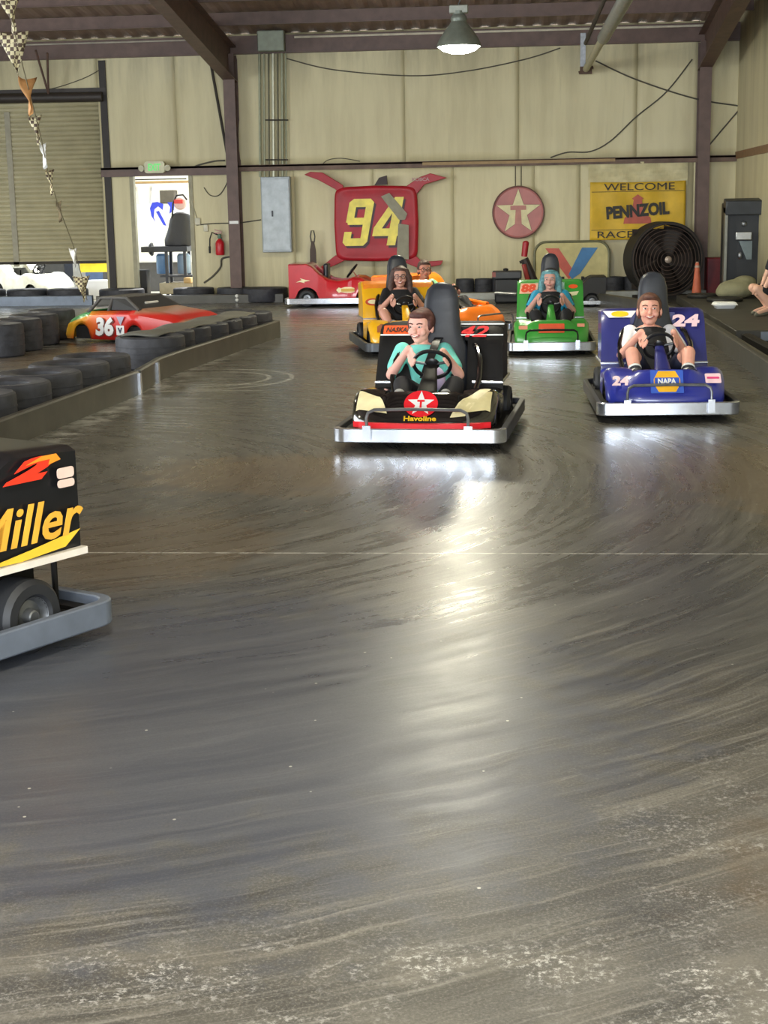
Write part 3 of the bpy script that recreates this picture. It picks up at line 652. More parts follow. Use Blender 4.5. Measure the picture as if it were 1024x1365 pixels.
# black 42
k42 = kart('black number 42 go-kart with red star emblem on its nose, nearest on the track', (-.63, 10.70, 0), R_(-4.5), front=GLB, rear=MTB, tower=MTB)
patch(k42, nose_frame(0, .010), disc(.098, 32, 1.18), RED, 'emblem')
em = bpy.data.objects[k42.children[-1].name]
F = nose_frame(0, .010); F.translation += F.to_3x3() @ Vector((0, 0, .003)); patch(em, F, star(.094, .42), WHT, 'star')
F = nose_frame(0, .006); F.translation += F.to_3x3() @ Vector((0, 0, .006)); text('T', F, .05, .062, RED, em, 'letter_t', bold=.04)
F = nose_frame(0, -.082); text('Havoline', F, .22, .036, YEL, k42, 'lettering', bold=.03)
b = MB(); b.add(*(lambda P: ([p for q in P for p in q], [(i*4+j, (i+1)*4+j, (i+1)*4+(j+1) % 4, i*4+(j+1) % 4) for i in range(len(P)-1) for j in range(4)]))([[(x, -.79+nose(x)*1.0+(.03 if abs(x) > .4 else 0), .132), (x, -.76+nose(x), .132), (x, -.76+nose(x), .172), (x, -.785+nose(x)+(.03 if abs(x) > .4 else 0), .168)] for x in [-.47+.94*i/24 for i in range(25)]])); b.build('red_lip', RED, k42)
for s in (-1, 1):
    m_ = CRM if s < 0 else mat('gold_cream', '#d9cc9a', .3)
    conform('sprint', [(s*.46, -.70), (s*.23, -.72), (s*.30, -.60), (s*.46, -.52)]).build('headlight_sticker', m_, k42)
conform('sprint', [(.20, -.735), (.30, -.735), (.45, -.50), (.40, -.47)]).build('flame_sticker', CRM, k42)
F = lip_frame(-.30, .695); patch(k42, F, rrect(.26, .085, .01, 2), ORG, 'name_band'); F = F.copy(); F.translation += F.to_3x3() @ Vector((0, 0, .003)); text('NASKART', F, .22, .045, mat('dark_lettering', '#2a1410', .5), k42, bold=.03, shear=.2)
F = lip_frame(.24, .683); text('42', F, .22, .105, RED, k42, bold=.02, shear=.25)
for z, x0, x1 in ((.664, -.45, -.10), (.735, .12, .46), (.662, .12, .46)):
    b = MB(); p = rface(0, z, .008) if z < .66 else Vector((0, .36+(z-.66)-.008 if z < .72 else .42+(z-.72)*2-.01, z+.004)); b.box(((x0+x1)/2, p.y, p.z), (x1-x0, .006, .010)); b.build('pinstripe', WHT, k42)
# blue 24
BLU = mat('royal_blue', '#27318f', .3, coat=.5, var=.06); BLD = mat('deep_blue', '#262a6e', .4, coat=.2, var=.08)
k24 = kart('blue number 24 go-kart with a yellow hexagon emblem, at the right of the track', (1.05, 11.95, 0), R_(1.5), front=BLU, rear=BLD, sx=.90, sy=.96, tower=BLD)
F = nose_frame(0, .0); patch(k24, F, rrect(.27, .19, .006, 2), mat('light_blue', '#3f63c4', .35), 'badge_panel')
ep = k24.children[-1]; F = F.copy(); F.translation += F.to_3x3() @ Vector((0, 0, .003)); patch(ep, F, [(.108, .02), (.108, -.02), (.07, -.086), (-.07, -.086), (-.108, -.02), (-.108, .02), (-.07, .086), (.07, .086)], mat('hexagon_yellow', '#f2b52c', .35), 'hexagon')
F = F.copy(); F.translation += F.to_3x3() @ Vector((0, 0, .002)); patch(ep, F, rrect(.2, .062, .004, 2), mat('napa_blue', '#3558b8', .4), 'centre_band'); F = F.copy(); F.translation += F.to_3x3() @ Vector((0, 0, .002)); text('NAPA', F, .15, .045, WHT, ep, bold=.04)
F = face_frame(.285, .655); text('24', F, .255, .105, PNK, k24, bold=.05, shear=.1)
F = lip_frame(-.29, .705); patch(k24, F, [(-.15, .035), (.15, .035), (.10, -.035), (-.10, -.035)], WHT, 'sticker'); F = F.copy(); F.translation += F.to_3x3() @ Vector((0, 0, .003)); patch(k24, F, disc(.03, 20, 2.6), YEL, 'sticker')
def ff(x, yy, off=.004, z=None):  # frame on the fender
    e = .02; p = Vector((x, yy+nose(x), Tk('sprint', x, yy)+off)); q = Vector((x, yy+e+nose(x), Tk('sprint', x, yy+e)+off)); return frame(p, (1, 0, 0), q-p)
text('24', ff(-.375, -.665, .012), .145, .10, PNK, k24, bold=.04, shear=.1)
patch(k24, ff(.39, -.655, .014), rrect(.13, .10, .01, 2), PNK, 'sticker'); patch(k24, ff(.39, -.655, .018), rrect(.10, .02, .005, 2), mat('hot_pink', '#e0457c'), 'sticker')
# green 88
GRN = mat('race_green', '#3f9a3c', .32, coat=.4, var=.06)
k88 = kart('green number 88 go-kart, driven by the woman with teal hair', (.305, 16.95, 0), 0, front=GRN, sx=.81, sy=.95, tower=GRN, bar=2)
F = face_frame(-.30, .655); F = F.copy(); patch(k88, F, [(-.13, -.065), (.115, -.065), (.135, .06), (-.11, .06)], mat('pale_orange', '#f1b99a', .4), 'number_panel'); F = F.copy(); F.translation += F.to_3x3() @ Vector((0, 0, .003)); text('88', F, .21, .10, mat('number_orange', '#e8502c', .4), k88, bold=.05, shear=.15)
patch(k88, nose_frame(0, 0), rrect(.34, .11, .008, 2), mat('brick_orange', '#d9542f', .4), 'nose_band')
patch(k88, ff(-.37, -.66, .010), rrect(.13, .06, .015, 3), mat('salmon', '#e9a184', .4), 'sticker'); patch(k88, ff(.39, -.64, .012), rrect(.10, .05, .01, 2), mat('salmon', '#e9a184', .4), 'sticker')
patch(k88, face_frame(.32, .59), [(-.05, -.03), (.05, -.015), (.08, .03), (-.06, .02)], mat('pale_cream', '#e6dfb0', .4), 'sticker'); patch(k88, face_frame(.32, .67), disc(.025, 16, 2.6), ORG, 'sticker')
# yellow one
YLW = mat('kart_yellow', '#f2b51c', .3, coat=.4, var=.05)
ky = kart('yellow and orange go-kart behind the black one, driven by a woman in a black t-shirt', (-1.36, 17.12, 0), R_(13), front=YLW, sx=.92, sy=.98, tower=YLW, bump=mat('dark_bumper2', '#55585c', .4, .6))
conform('sprint', [(-.44, .37), (.44, .37), (.44, .60), (-.44, .60)], .004, 16).build('orange_band', mat('deck_orange', '#ee8a2a', .35), ky)
F = face_frame(-.33, .52); patch(ky, F, disc(.045, 24, 2.2), mat('oval_red', '#c4472c', .4), 'oval_sticker'); F = F.copy(); F.translation += F.to_3x3() @ Vector((0, 0, .003)); patch(ky, F, disc(.026, 24, 2.6), CRM, 'oval_sticker')
patch(ky, ff(-.35, -.66, .010), [(-.07, -.06), (.06, -.05), (.075, .05), (-.01, .07), (-.06, .03)], mat('brown_red', '#a9603a', .5), 'sticker')
# orange one
ORK = mat('kart_orange', '#ef7a1e', .32, coat=.4, var=.05)
hd = W(566, 352, 19.3); hr_ = R_(52); hx, hy = math.sin(hr_), -math.cos(hr_)
ko_loc = (hd.x+hx*.285, hd.y+hy*.285, 0)
ko = kart('orange go-kart turned sideways behind the yellow one', ko_loc, hr_, front=ORK, tower=MTB, seat=False)
b = MB(); b.tube([(.36, .02, .42), (.36, -.45, .36)], .035, 10); b.tube([(-.36, .02, .42), (-.36, -.45, .36)], .035, 10); b.build('side_bar', ORK, ko)
# red parked kart
RDK = mat('kart_red', '#c0202a', .28, coat=.6, var=.06)
kr = kart('red go-kart parked empty side-on under the wall-hung number 94 panel', (-3.03, 25.06, 0), R_(90), kind='stock', front=RDK, tower=RDK, bar=False, seat=False)
b = MB(); b.box((0, .22, .52), (.34, .08, .34)); b.build('seat', VINYL, kr, bevel=.03)
F = frame((-.492, -.18, .27), (0, -1, 0), (0, 0, 1))
patch(kr, F, [(-.19, 0), (-.15, .045), (-.11, .03), (-.05, .05), (.05, .05), (.11, .03), (.15, .045), (.19, 0), (.15, -.045), (.11, -.03), (.05, -.045), (-.05, -.045), (-.11, -.03), (-.15, -.045)], CRM, 'winged_badge'); F = F.copy(); F.translation.x -= .004; patch(kr, F, rrect(.22, .05, .01, 2), mat('badge_gold', '#c9a03a', .4), 'winged_badge')
F = frame((-.494, -.52-.0, .33), (0, -1, 0), (0, 0, 1)); F.translation.y = -.30+(-.12); text('9', frame((-.50, -.44, .33), (0, -1, 0), (0, 0, 1)), .12, .11, mat('faded_pink', '#e0a3a0', .4), kr, bold=.05, shear=.3)
patch(kr, frame((-.466, .56, .42), (0, -1, 0), (0, 0, 1)), [(-.12, -.02), (-.02, .02), (-.05, .05), (.05, .02), (.12, .01), (.02, -.01), (.03, -.03), (-.05, -.01)], CRM, 'sticker')
# black and yellow number 2 in the left foreground
k2 = kart('black number 2 go-kart with yellow lettering cut off by the left edge, nearest of all', (-2.47, 5.0, 0), R_(-29), front=GLB, rear=mat('kart_black', '#141519', .3, coat=.3), sx=1., trimc=WHT, bump=mat('grey_bumper', '#6c7482', .5, .2))
SX = .462
def sidef(y, z, off=.006): return frame((SX+off, y, z), (0, 1, 0), (0, 0, 1))
text('2', sidef(.54, .682, .012), .25, .085, mat('two_red', '#f03a22', .4), k2, bold=.07, shear=.45)
F = sidef(.585, .70, .016); patch(k2, F, [(-.06, .0), (.02, .024), (.09, .024), (.11, .0), (.05, -.012), (.06, .008), (.0, .006)], mat('two_orange', '#f6932c', .4), 'highlight')
text('Miller', sidef(.53, .48, .010), .54, .15, mat('script_yellow', '#efb040', .4), k2, 'lettering', bold=.015, shear=.3)
patch(k2, sidef(.58, .385, .010), [(-.30, -.03), (-.05, .0), (.20, .035), (.12, -.02), (-.1, -.035)], mat('script_yellow2', '#f0c43c', .4), 'underline_stripe')
b = MB(); b.box((SX+.01, .50, .335), (.03, .60, .026)); b.build('side_trim', mat('trim_white', '#e8dfd2', .35), k2)
patch(k2, sidef(.72, .645, .012), rrect(.085, .04, .012, 3), mat('pink_patch', '#e3c5b8', .4), 'sticker'); patch(k2, sidef(.72, .605, .012), rrect(.085, .03, .012, 3), mat('pink_patch', '#e3c5b8', .4), 'sticker')
# dark karts parked by the back rail
p = G(812, 409); kd = kart('dark grey go-kart parked by the back rail between the green and the blue karts', (p.x-.62, p.y+.5, 0), R_(-90), kind='stock', front=mat('dull_black', '#1c1c1d', .6), sx=.8, sy=.72, bar=False, seat=False); kd.scale[2] = .66
# drivers sit in local space of their karts
def seat_at(kt, x=0, y=0): return (kt.matrix_basis @ Vector((x, y, 0)))
bpy.context.view_layer.update()
g1 = driver('girl in a turquoise t-shirt smiling and gripping the wheel of the black kart', seat_at(k42, -.02, .02), R_(-4.5), skin='#efb6a4', shirt='#7fe0d4', legs='#16151b', shoe='#9a9a98', hair='back', hairc='#54302a', lean=-.11, turn=R_(-16), nod=R_(2), hs=1.12, hz=-.035, vestw=.1, strap=(1,), knees=(.185, -.20, .36))
q = MB(); q.ell((.015, .10, .36), (.07, .05, .10)); q.build('lavender_print', mat('lavender', '#d9c8ea', .7), g1[0])
g2 = driver('young man smiling in the blue number 24 kart, striped socks up at the pedals', seat_at(k24, -.0, .02), R_(1.5), skin='#e0a28c', shirt='#eeeef2', vest='#15161b', legs='#1a1d33', longlegs=False, shoe='#2a2c38', sole=None, socks=True, hair='short', hairc='#5b3a2c', lean=-.03, turn=R_(-4), nod=R_(-6), hs=1.16, hz=-.02, knees=(.215, -.22, .45), stance=.19)
g3 = driver('woman with long teal hair and turquoise sleeves driving the green kart', seat_at(k88, 0, .0), 0, skin='#cf9c8c', shirt='#2a9dc0', vest='#1b1d20', legs='#1c1c20', shoe='#232327', sole='#1a1a1c', hair='long', hairc='#5c8f95', smile=False, nod=R_(2), turn=R_(-8), hs=1.02, hz=-.01, knees=(.17, -.22, .40), stance=.13, vestw=.125)
q = MB(); q.M = g3[1]; q.ell((0, .03, .092), (.070, .075, .038)); q.build('dark_roots', mat('roots', '#3b3a3a', .7), g3[2] if hasattr(g3[2], 'name') else g3[0])
g4 = driver('woman with glasses in a black t-shirt driving the yellow kart', seat_at(ky, -.0, .0), R_(10), skin='#c99480', shirt='#17171a', legs='#1b1a1e', longlegs=False, hair='long', hairc='#4d3730', glasses=True, smile=True, nod=R_(-2), turn=R_(-6), hs=1.1, hz=.03, knees=(.24, -.24, .43), vest=None)
q = MB()
for i, (x, z) in enumerate(((-.07, .50), (.05, .505), (0, .46))): q.box((x, .145+(.50-z)*-.4, z), (.06 if i < 2 else .03, .008, .02 if i < 2 else .035))
q.build('shirt_print', WHT, g4[0])
g5 = driver('person with glasses driving the orange kart, behind the woman in black', ko_loc, hr_, skin='#c98e78', shirt='#86c79a', vest='#24262a', legs='#222228', hair='short', hairc='#4a3a33', glasses=True, smile=False, turn=R_(-38), hs=1.06, hz=.03)
#=== TYRES AND RAILS
def rail(label, pts, h, m, th=.07, name='guard_rail', z0=.0, posts=None):
    b = MB(); P = [Vector((p[0], p[1], 0)) for p in pts]; rs = []
    for i, p in enumerate(P):
        t = (P[min(i+1, len(P)-1)]-P[max(i-1, 0)]).normalized(); nn = Vector((-t.y, t.x, 0))
        rs.append([p+nn*a+Vector((0, 0, z)) for a, z in ((-th*.5, z0), (th*.5, z0), (th*.5, h-.012), (th*.3, h), (-th*.3, h), (-th*.5, h-.012))])
    b.rings(rs); o = b.build(name, m); tag(o, label, 'rail')
    for x, y, a in (posts or []):
        b = MB(); b.box((x, y, h*.45), (.035, .05, h*.95), rz=a); b.build('post_plate', ALU, o)
    return o
rail('long grey rail of the left track edge, nearest piece', [(-3.98, 2.), (-3.78, 6.), (-3.60, 9.84), (-3.50, 11.6), (-3.42, 13.02)], .21, RAIL, posts=[(-3.38, 12.98, 0)])
rail('grey rail bending away beside the row of tyres, behind the nearest left rail', [(-3.43, 13.12), (-3.50, 14.2), (-3.46, 14.9), (-3.34, 16.2), (-3.22, 17.6), (-3.10, 18.9), (-3.22, 19.0)], .21, RAIL, posts=[(-3.44, 13.9, 0), (-3.45, 13.35, 0)])
rail('bluish rail in front of the roller door', [(-13.9, 25.9), (-7.48, 25.82)], .17, RAILB, .1)
br = rail('grey rail along the foot of the back wall, left of the red kart', [(-7.42, 25.86), (-4.15, 26.02)], .15, RAIL, .1)
b = MB(); [b.ell((-4.95, 25.92, z), (.03, .02, .03)) for z in (.05, .12)]; b.build('bolt_head', WHT, br)
rail('grey rail along the foot of the back wall, right of the red kart', [(-4.0, 26.1), (3.6, 26.1)], .12, mat('dull_aluminium', '#8f8f86', .4, .5), .1)
rail('black topped rail of the right track edge', [(2.20, 4.), (2.20, 12.), (2.19, 18.4), (2.05, 20.5), (1.7, 22.5), (1.2, 24)], .20, mat('dark_rail', '#46453f', .45, .2, var=.2), .10)
rail('second dark rail behind the right track edge', [(2.55, 4.), (2.55, 15.4), (2.52, 17.3)], .12, MTB, .12)
# raised rubber covered platform at the right
b = MB(); b.box((3.05, 20.9, .07), (1.26, 6.8, .14)); pf = tag(b.build('raised_platform', mat('platform_rubber', '#3c3b36', .6, var=.25, scale=3, bump=.2), bevel=.015), 'low dark raised platform along the right wall', 'platform')
b = MB(); b.box((3.2, 17.485, .07), (1.0, .02, .10)); b.build('kick_plate', RAILB, pf)
lt = 'dark barrier tyre in the front left row beside the nearest rail'
for i, (y, dx) in enumerate(((8.2, .02), (9.0, .0), (9.78, .0), (10.5, .0), (11.2, .0), (11.9, .0), (12.6, .0), (13.25, -.02))):
    lab = 'barrier tyre of the front left row, %s from the corner where the rail bends' % ('', 'seventh', 'sixth', 'fifth', 'fourth', 'third', 'second', 'first')[i]
    if i == 0: continue
    tyre(-4.09+(y-9)*.055+dx, y, 0, .345, .33, lab, 'front left row of barrier tyres', rz=i)
isl = [(-3.86, 15.35, .36), (-3.78, 15.98, .25), (-3.70, 16.45, .25), (-3.62, 16.95, .27), (-3.58, 17.5, .29), (-3.52, 18.1, .30), (-3.46, 18.75, .32)]
for i, (x, y, r) in enumerate(isl):
    tyre(x, y, 0, r, .33, ['large blue-black barrier tyre standing nearest in the row behind the rail bend', 'small barrier tyre just behind the large nearest one', 'third barrier tyre along the bending rail', 'fourth barrier tyre along the bending rail', 'fifth barrier tyre along the bending rail', 'sixth barrier tyre along the bending rail', 'farthest barrier tyre at the end of the bending rail'][i], 'barrier tyres along the bending rail', rz=i*1.3)
for i, (x, y) in enumerate([(-4.25, 18.6), (-4.15, 19.3), (-3.85, 19.6)]):
    tyre(x, y, 0, .32, .30, ['dusty tyre behind the bending row, left one', 'dusty tyre behind the bending row, middle one', 'dusty tyre behind the bending row, right one'][i], 'dusty tyres behind the bending row')
b = MB(); b.M = Matrix.Identity(4)
def belt(u, v): x = -4.14+.38*u+.46*v; y = 15.25+3.2*v; return (x, y, .345+.012*math.sin(v*20)+.01*math.sin(u*5))
b.grid(belt, 6, 30); o = b.build('rubber_belt', mat('dusty_belt', '#66655d', .8, var=.2, scale=3)); sm = o.modifiers.new('thickness', 'SOLIDIFY'); sm.thickness = .018
tag(o, 'dusty grey rubber belt lying over the row of barrier tyres', 'rubber belt')
for i, (px, py) in enumerate([(-8, 478), (18, 470), (42, 462), (66, 454)]):
    p = G(px, py); tyre(p.x-.05, p.y+.30, 0, .30, .37, ['dark tyre at the left edge of the middle row', 'second tyre of the middle row left of car body 36', 'third tyre of the middle row left of car body 36', 'tyre touching the rear of car body 36'][i], 'middle row of barrier tyres at the left')
for i, (px, yy, r, z) in enumerate([(-20, 26.2, .36, .14), (36, 26.2, .36, .14), (90, 26.2, .36, .14), (162, 26.3, .40, .10), (258, 26.33, .36, .10), (312, 26.28, .30, .10)]):
    p = G(px, 400); x = W(px, 380, yy).x
    tyre(x, yy, .0, r, .27 if i < 3 else .25, ['tyre in front of the roller door at the left edge', 'second tyre in front of the roller door', 'tyre in front of the right end of the roller door', 'wide tyre at the foot of the wall left of the exit doorway', 'tyre at the foot of the wall below the fire extinguisher', 'tyre at the foot of the left steel column'][i], 'tyres along the back wall')
rt = [620, 645, 668, 790, 818, 846, 872]
for i, px in enumerate(rt):
    x = W(px, 385, 26.4).x
    tyre(x, 26.42, .0, .16 if i < 3 else .19, .34, ['short dark tyre at the wall foot behind the orange kart', 'dark tyre at the wall foot left of the black engine box', 'dark tyre half behind the black engine box', 'dark tyre under the oil sign', 'dark tyre between the oil sign and the fan', 'dark tyre in front of the fan, left one', 'dark tyre in front of the fan, right one'][i], 'small tyres along the back wall')
o = tyre(W(352, 390, 26.3).x, 26.3, .0, .42, .24, 'dark tyre half hidden behind the rear of the red kart', 'tyres along the back wall')
#=== STOCK CAR BODY 36
def car36():
    o = empty('car_body', (-5.72, 18.52, 0), R_(-23), 'empty stock car body shell numbered 36, painted green, yellow, orange and red', 'car body')
    m, t, bs = newmat('rainbow_paint'); tc = t.n('TexCoord'); sp = t.n('SeparateXYZ'); t.L.new(tc.outputs['Object'], sp.inputs[0])
    f = t.m('ADD', sp.outputs[0], t.m('MULTIPLY', sp.outputs[2], -1.2)); rp = t.n('ValToRGB'); t.L.new(t.m('DIVIDE', t.m('ADD', f, .55), 2.0), rp.inputs[0]); rp.color_ramp.interpolation = 'LINEAR'
    e = rp.color_ramp.elements; e[0].position = .0; e[0].color = (*lin('#e0b42a'), 1); e[1].position = .22; e[1].color = (*lin('#efb02c'), 1)
    for p_, c in ((.30, '#ee7a2c'), (.42, '#e05a22'), (.46, '#cf2a20'), (.95, '#bb2a22'), (1., '#9a8a70')): x = e.new(p_); x.color = (*lin(c), 1)
    gm = t.m('GREATER_THAN', t.m('ADD', sp.outputs[2], t.m('MULTIPLY', sp.outputs[0], -.30)), .225); gm = t.m('MULTIPLY', gm, t.m('LESS_THAN', sp.outputs[0], .36))
    c = t.mix(gm, rp.outputs[0], lin('#3f9a58'))
    hood = t.m('MULTIPLY', t.m('GREATER_THAN', sp.outputs[0], 1.05), t.ramp(sp.outputs[2], .34, .40)); c = t.mix(t.m('MULTIPLY', hood, .75), c, lin('#8d8468'))
    t.L.new(c, bs.inputs['Base Color']); bs.inputs['Roughness'].default_value = .35
    L, Wd = 1.90, .98; b = MB(); nx, ny = 60, 16
    def top(x, y):
        z = float(np.interp(x, [0, .03, .18, .38, .85, 1.1, 1.6, 1.86, 1.90], [.20, .27, .33, .385, .40, .40, .33, .24, .16])); a = abs(y-Wd/2)/(Wd/2); return z+(.02 if a < .8 else 0)-.05*max(0, (a-.85)/.15)**2
    vs = [(L*i/nx, Wd*j/ny, top(L*i/nx, Wd*j/ny)) for i in range(nx+1) for j in range(ny+1)]; fs = []
    for i in range(nx):
        for j in range(ny):
            x = L*(i+.5)/nx; y = Wd*(j+.5)/ny
            if .36 < x < .98 and .08 < y < Wd-.08: continue
            fs.append((i*(ny+1)+j, (i+1)*(ny+1)+j, (i+1)*(ny+1)+j+1, i*(ny+1)+j+1))
    n0 = len(vs)
    def zb(x):
        z = .04
        for c_ in (.24, 1.06):
            if abs(x-c_) < .14: z = .04+math.sqrt(.14**2-(x-c_)**2)*1.35
        return z
    for s, y in ((0, 0), (1, Wd)):
        base = len(vs); vs += [(L*i/nx, y+(-.02 if s == 0 else .02), (top(L*i/nx, y)+zb(L*i/nx))/2) for i in range(nx+1)]+[(L*i/nx, y, zb(L*i/nx)) for i in range(nx+1)]
        for i in range(nx):
            a, c_ = i*(ny+1)+(0 if s == 0 else ny), (i+1)*(ny+1)+(0 if s == 0 else ny); fs += [(a, c_, base+i+1, base+i), (base+i, base+i+1, base+nx+1+i+1, base+nx+1+i)]
    for x, i in ((0, 0), (L, nx)):
        base = len(vs); vs += [(x, Wd*j/ny, .05) for j in range(ny+1)]; fs += [(i*(ny+1)+j, i*(ny+1)+j+1, base+j+1, base+j) for j in range(ny)]
    b.add(vs, fs); body = b.build('body_shell', m, o); sm = body.modifiers.new('thickness', 'SOLIDIFY'); sm.thickness = .012
    GM = mat('grey_primer', '#4a4743', .6); b = MB(); y0, y1 = .07, Wd-.07
    A = [(.30, .36), (.45, .54), (.85, .545), (1.10, .40)]
    for y, s in ((y0, 1), (y1, -1)):
        yy = y+s*.08; b.tube([(A[0][0], y, A[0][1]), (A[1][0], yy, A[1][1]), (A[2][0], yy, A[2][1]), (A[3][0], y, A[3][1])], .022, 8); b.tube([(.62, y, .38), (.64, yy, .54)], .022, 8)
    b.build('window_frame', GM, o)
    b = MB(); b.box((.65, Wd/2, .55), (.42, .70, .02)); b.build('roof_panel', GM, o, bevel=.01)
    b = MB(); q = [(.86, y0+.1, .54), (.86, y1-.1, .54), (1.10, y1, .405), (1.10, y0, .405)]; b.add(q, [(0, 1, 2, 3)]); g = b.build('windscreen', mat('dark_screen', '#3b3c3e', .3), o, smooth=None); g.modifiers.new('t', 'SOLIDIFY').thickness = .01
    b = MB(); q = [(.66, y0+.02, .40), (.66, y0+.07, .53), (.84, y0+.07, .53), (1.06, y0, .41), (1.06, y0, .40)]; b.add(q, [(0, 1, 2, 3, 4)]); g = b.build('side_screen', mat('black_mesh', '#151617', .5), o, smooth=None); g.modifiers.new('t', 'SOLIDIFY').thickness = .01
    b = MB(); b.box((.9, Wd/2, .12), (1.6, .86, .16)); b.build('inner_floor', mat('dark_inside', '#1d1a18', .8), o)
    F = frame((.62, -.028, .205), (1, 0, 0), (0, 0, 1)); F2 = F.copy(); F2.translation += Vector((.012, .004, -.008)); text('36', F2, .29, .245, mat('number_shadow', '#6d2a1c', .5), o, 'number_shadow', bold=.08, shear=.12); text('36', F, .28, .235, WHT, o, 'number', bold=.05, shear=.12)
    F = frame((.865, -.028, .16), (1, 0, 0), (0, 0, 1)); patch(o, F, rrect(.12, .12, .004, 2), WHT, 'v_sticker'); F = F.copy(); F.translation.y -= .004; text('V', F, .07, .07, mat('sticker_dark', '#3a3a50'), o, 'letter_v', bold=.05)
    F = frame((.875, -.028, .28), (1, 0, 0), (0, 0, 1)); patch(o, F, [(-.06, .05), (.06, .05), (0, -.06)], mat('sticker_grey', '#a9a2b4', .5), 'triangle_sticker')
    b = MB(); b.box((1.0, .45, .475), (.02, .26, .03), R=Matrix.Rotation(R_(27), 3, 'Y')); b.build('glare_strip', WHT, o)
car36()
#=== LAMPS
def lamp(x, y, z, label, power):
    o = empty('high_bay_lamp', (x, y, z), 0, label, 'ceiling lamp', 'high bay lamps')
    b = MB(); b.lathe([(.275, 0), (.285, .0), (.282, .03), (.25, .10), (.19, .19), (.125, .27), (.10, .31), (.095, .31), (.12, .265), (.18, .18), (.24, .095), (.272, .03), (.275, 0)], 36); b.build('reflector', mat('lamp_shade', '#8f9689', .4, .5), o)
    b = MB(); b.lathe([(.09, .30), (.105, .33), (.10, .37), (.075, .40), (.075, .44), (.02, .45)], 24); b.build('socket_housing', mat('lamp_housing', '#7c8279', .45, .4), o)
    b = MB(); b.box((0, 0, .46), (.24, .12, .10)); b.build('ballast_box', mat('ballast', '#9a9d93', .5, .3), o, bevel=.012)
    zt = roofz(y)-.22-z
    b = MB(); b.tube([(0, 0, .50), (0, 0, .54), (.02, 0, .56), (0, 0, .60), (0, 0, zt)], .008, 8); b.build('hanger', STL, o)
    b = MB(); b.lathe([(.02, -.085), (.12, -.075), (.21, -.045), (.262, .0), (.268, .02), (.02, .035)], 32); b.build('glass', mat('lamp_glow', (1, .98, .90), .3, var=0, emit=30), o)
    l = bpy.data.lights.new('bulb', 'AREA'); l.shape = 'DISK'; l.size = .5; l.energy = power; l.color = (1., .93, .66); l.spread = R_(170)
    lo = bpy.data.objects.new('bulb', l); COL.objects.link(lo); lo.parent = o; lo.location = (0, 0, -.10)
    l = bpy.data.lights.new('bulb_side', 'POINT'); l.shadow_soft_size = .06; l.energy = power*.06; l.color = (1., .95, .80)
    lo = bpy.data.objects.new('bulb_side', l); COL.objects.link(lo); lo.parent = o; lo.location = (0, 0, -.18)
LP = 75
for x, y, lab in ((-.82, 20.01, 'bright high bay lamp hanging over the far end of the track'), (-.62, 12.2, 'high bay lamp over the middle of the track, above the frame'), (-.7, 3.2, 'added unseen high bay lamp over the near end of the track, above the frame'), (-8.6, 20., 'added unseen high bay lamp over the left side near the roller door'), (-8.6, 10., 'added unseen high bay lamp over the left infield')):  # near-end and left-side lamps are unseen, added to light the hall
    lamp(x, y, 3.58, lab, LP*(1.7 if y > 20 else .62 if x > -1 else 1))
#=== WALL THINGS
def wf(px, py, Y): p = W(px, py, Y); return frame((p.x, Y, p.z), (1, 0, 0), (0, 0, 1))
def wpoly(pts, Y): return [wall2(x, y, Y) for x, y in pts]
def wprism(b, pts, Y, th):
    F = Matrix(((1, 0, 0, 0), (0, 0, -1, Y), (0, 1, 0, 0), (0, 0, 0, 1))); b.prism(wpoly(pts, Y), th, F)
# exit sign
F = wf(207, 223, YW-.26); o = empty('exit_sign', F.translation, 0, 'white exit sign with green letters and two lamp heads above the doorway', 'exit sign')
F0 = frame((0, 0, 0), (1, 0, 0), (0, 0, 1))
b = MB(); b.prism(rrect(.36, .20, .05, 4), .07, F0); b.build('case', mat('sign_case', '#d8d5b4', .5), o, smooth=None)
text('EXIT', frame((0, -.072, 0), (1, 0, 0), (0, 0, 1)), .22, .12, mat('exit_green', '#5fc46a', .5, emit=.5), o, 'letters', bold=.03)
for s in (-1, 1):
    b = MB(); b.lathe([(.012, 0), (.045, .02), (.055, .07), (.04, .075), (.01, .07)], 16, (s*.3, -1, -.2), (s*.215, -.02, -.005)); b.build('lamp_head', mat('lamp_head', '#cfcbb0', .3), o)
# small vertical sign
F = wf(247, 167, YW-.06); o = empty('wall_sign', F.translation, 0, 'small faded red upright fire extinguisher sign high on the wall', 'sign')
b = MB(); b.prism(rrect(.11, .43, .006, 1), .006, F0); b.build('plate', mat('faded_red', '#c98a72', .6), o, smooth=None)
b = MB(); b.prism(rrect(.06, .25, .004, 1, cy=.04), .003, frame((0, -.006, 0), (1, 0, 0), (0, 0, 1))); b.prism([(-.045, -.13), (.045, -.13), (0, -.19)], .003, frame((0, -.006, 0), (1, 0, 0), (0, 0, 1))); b.build('arrow', mat('sign_cream', '#d9b79c', .6), o, smooth=None)
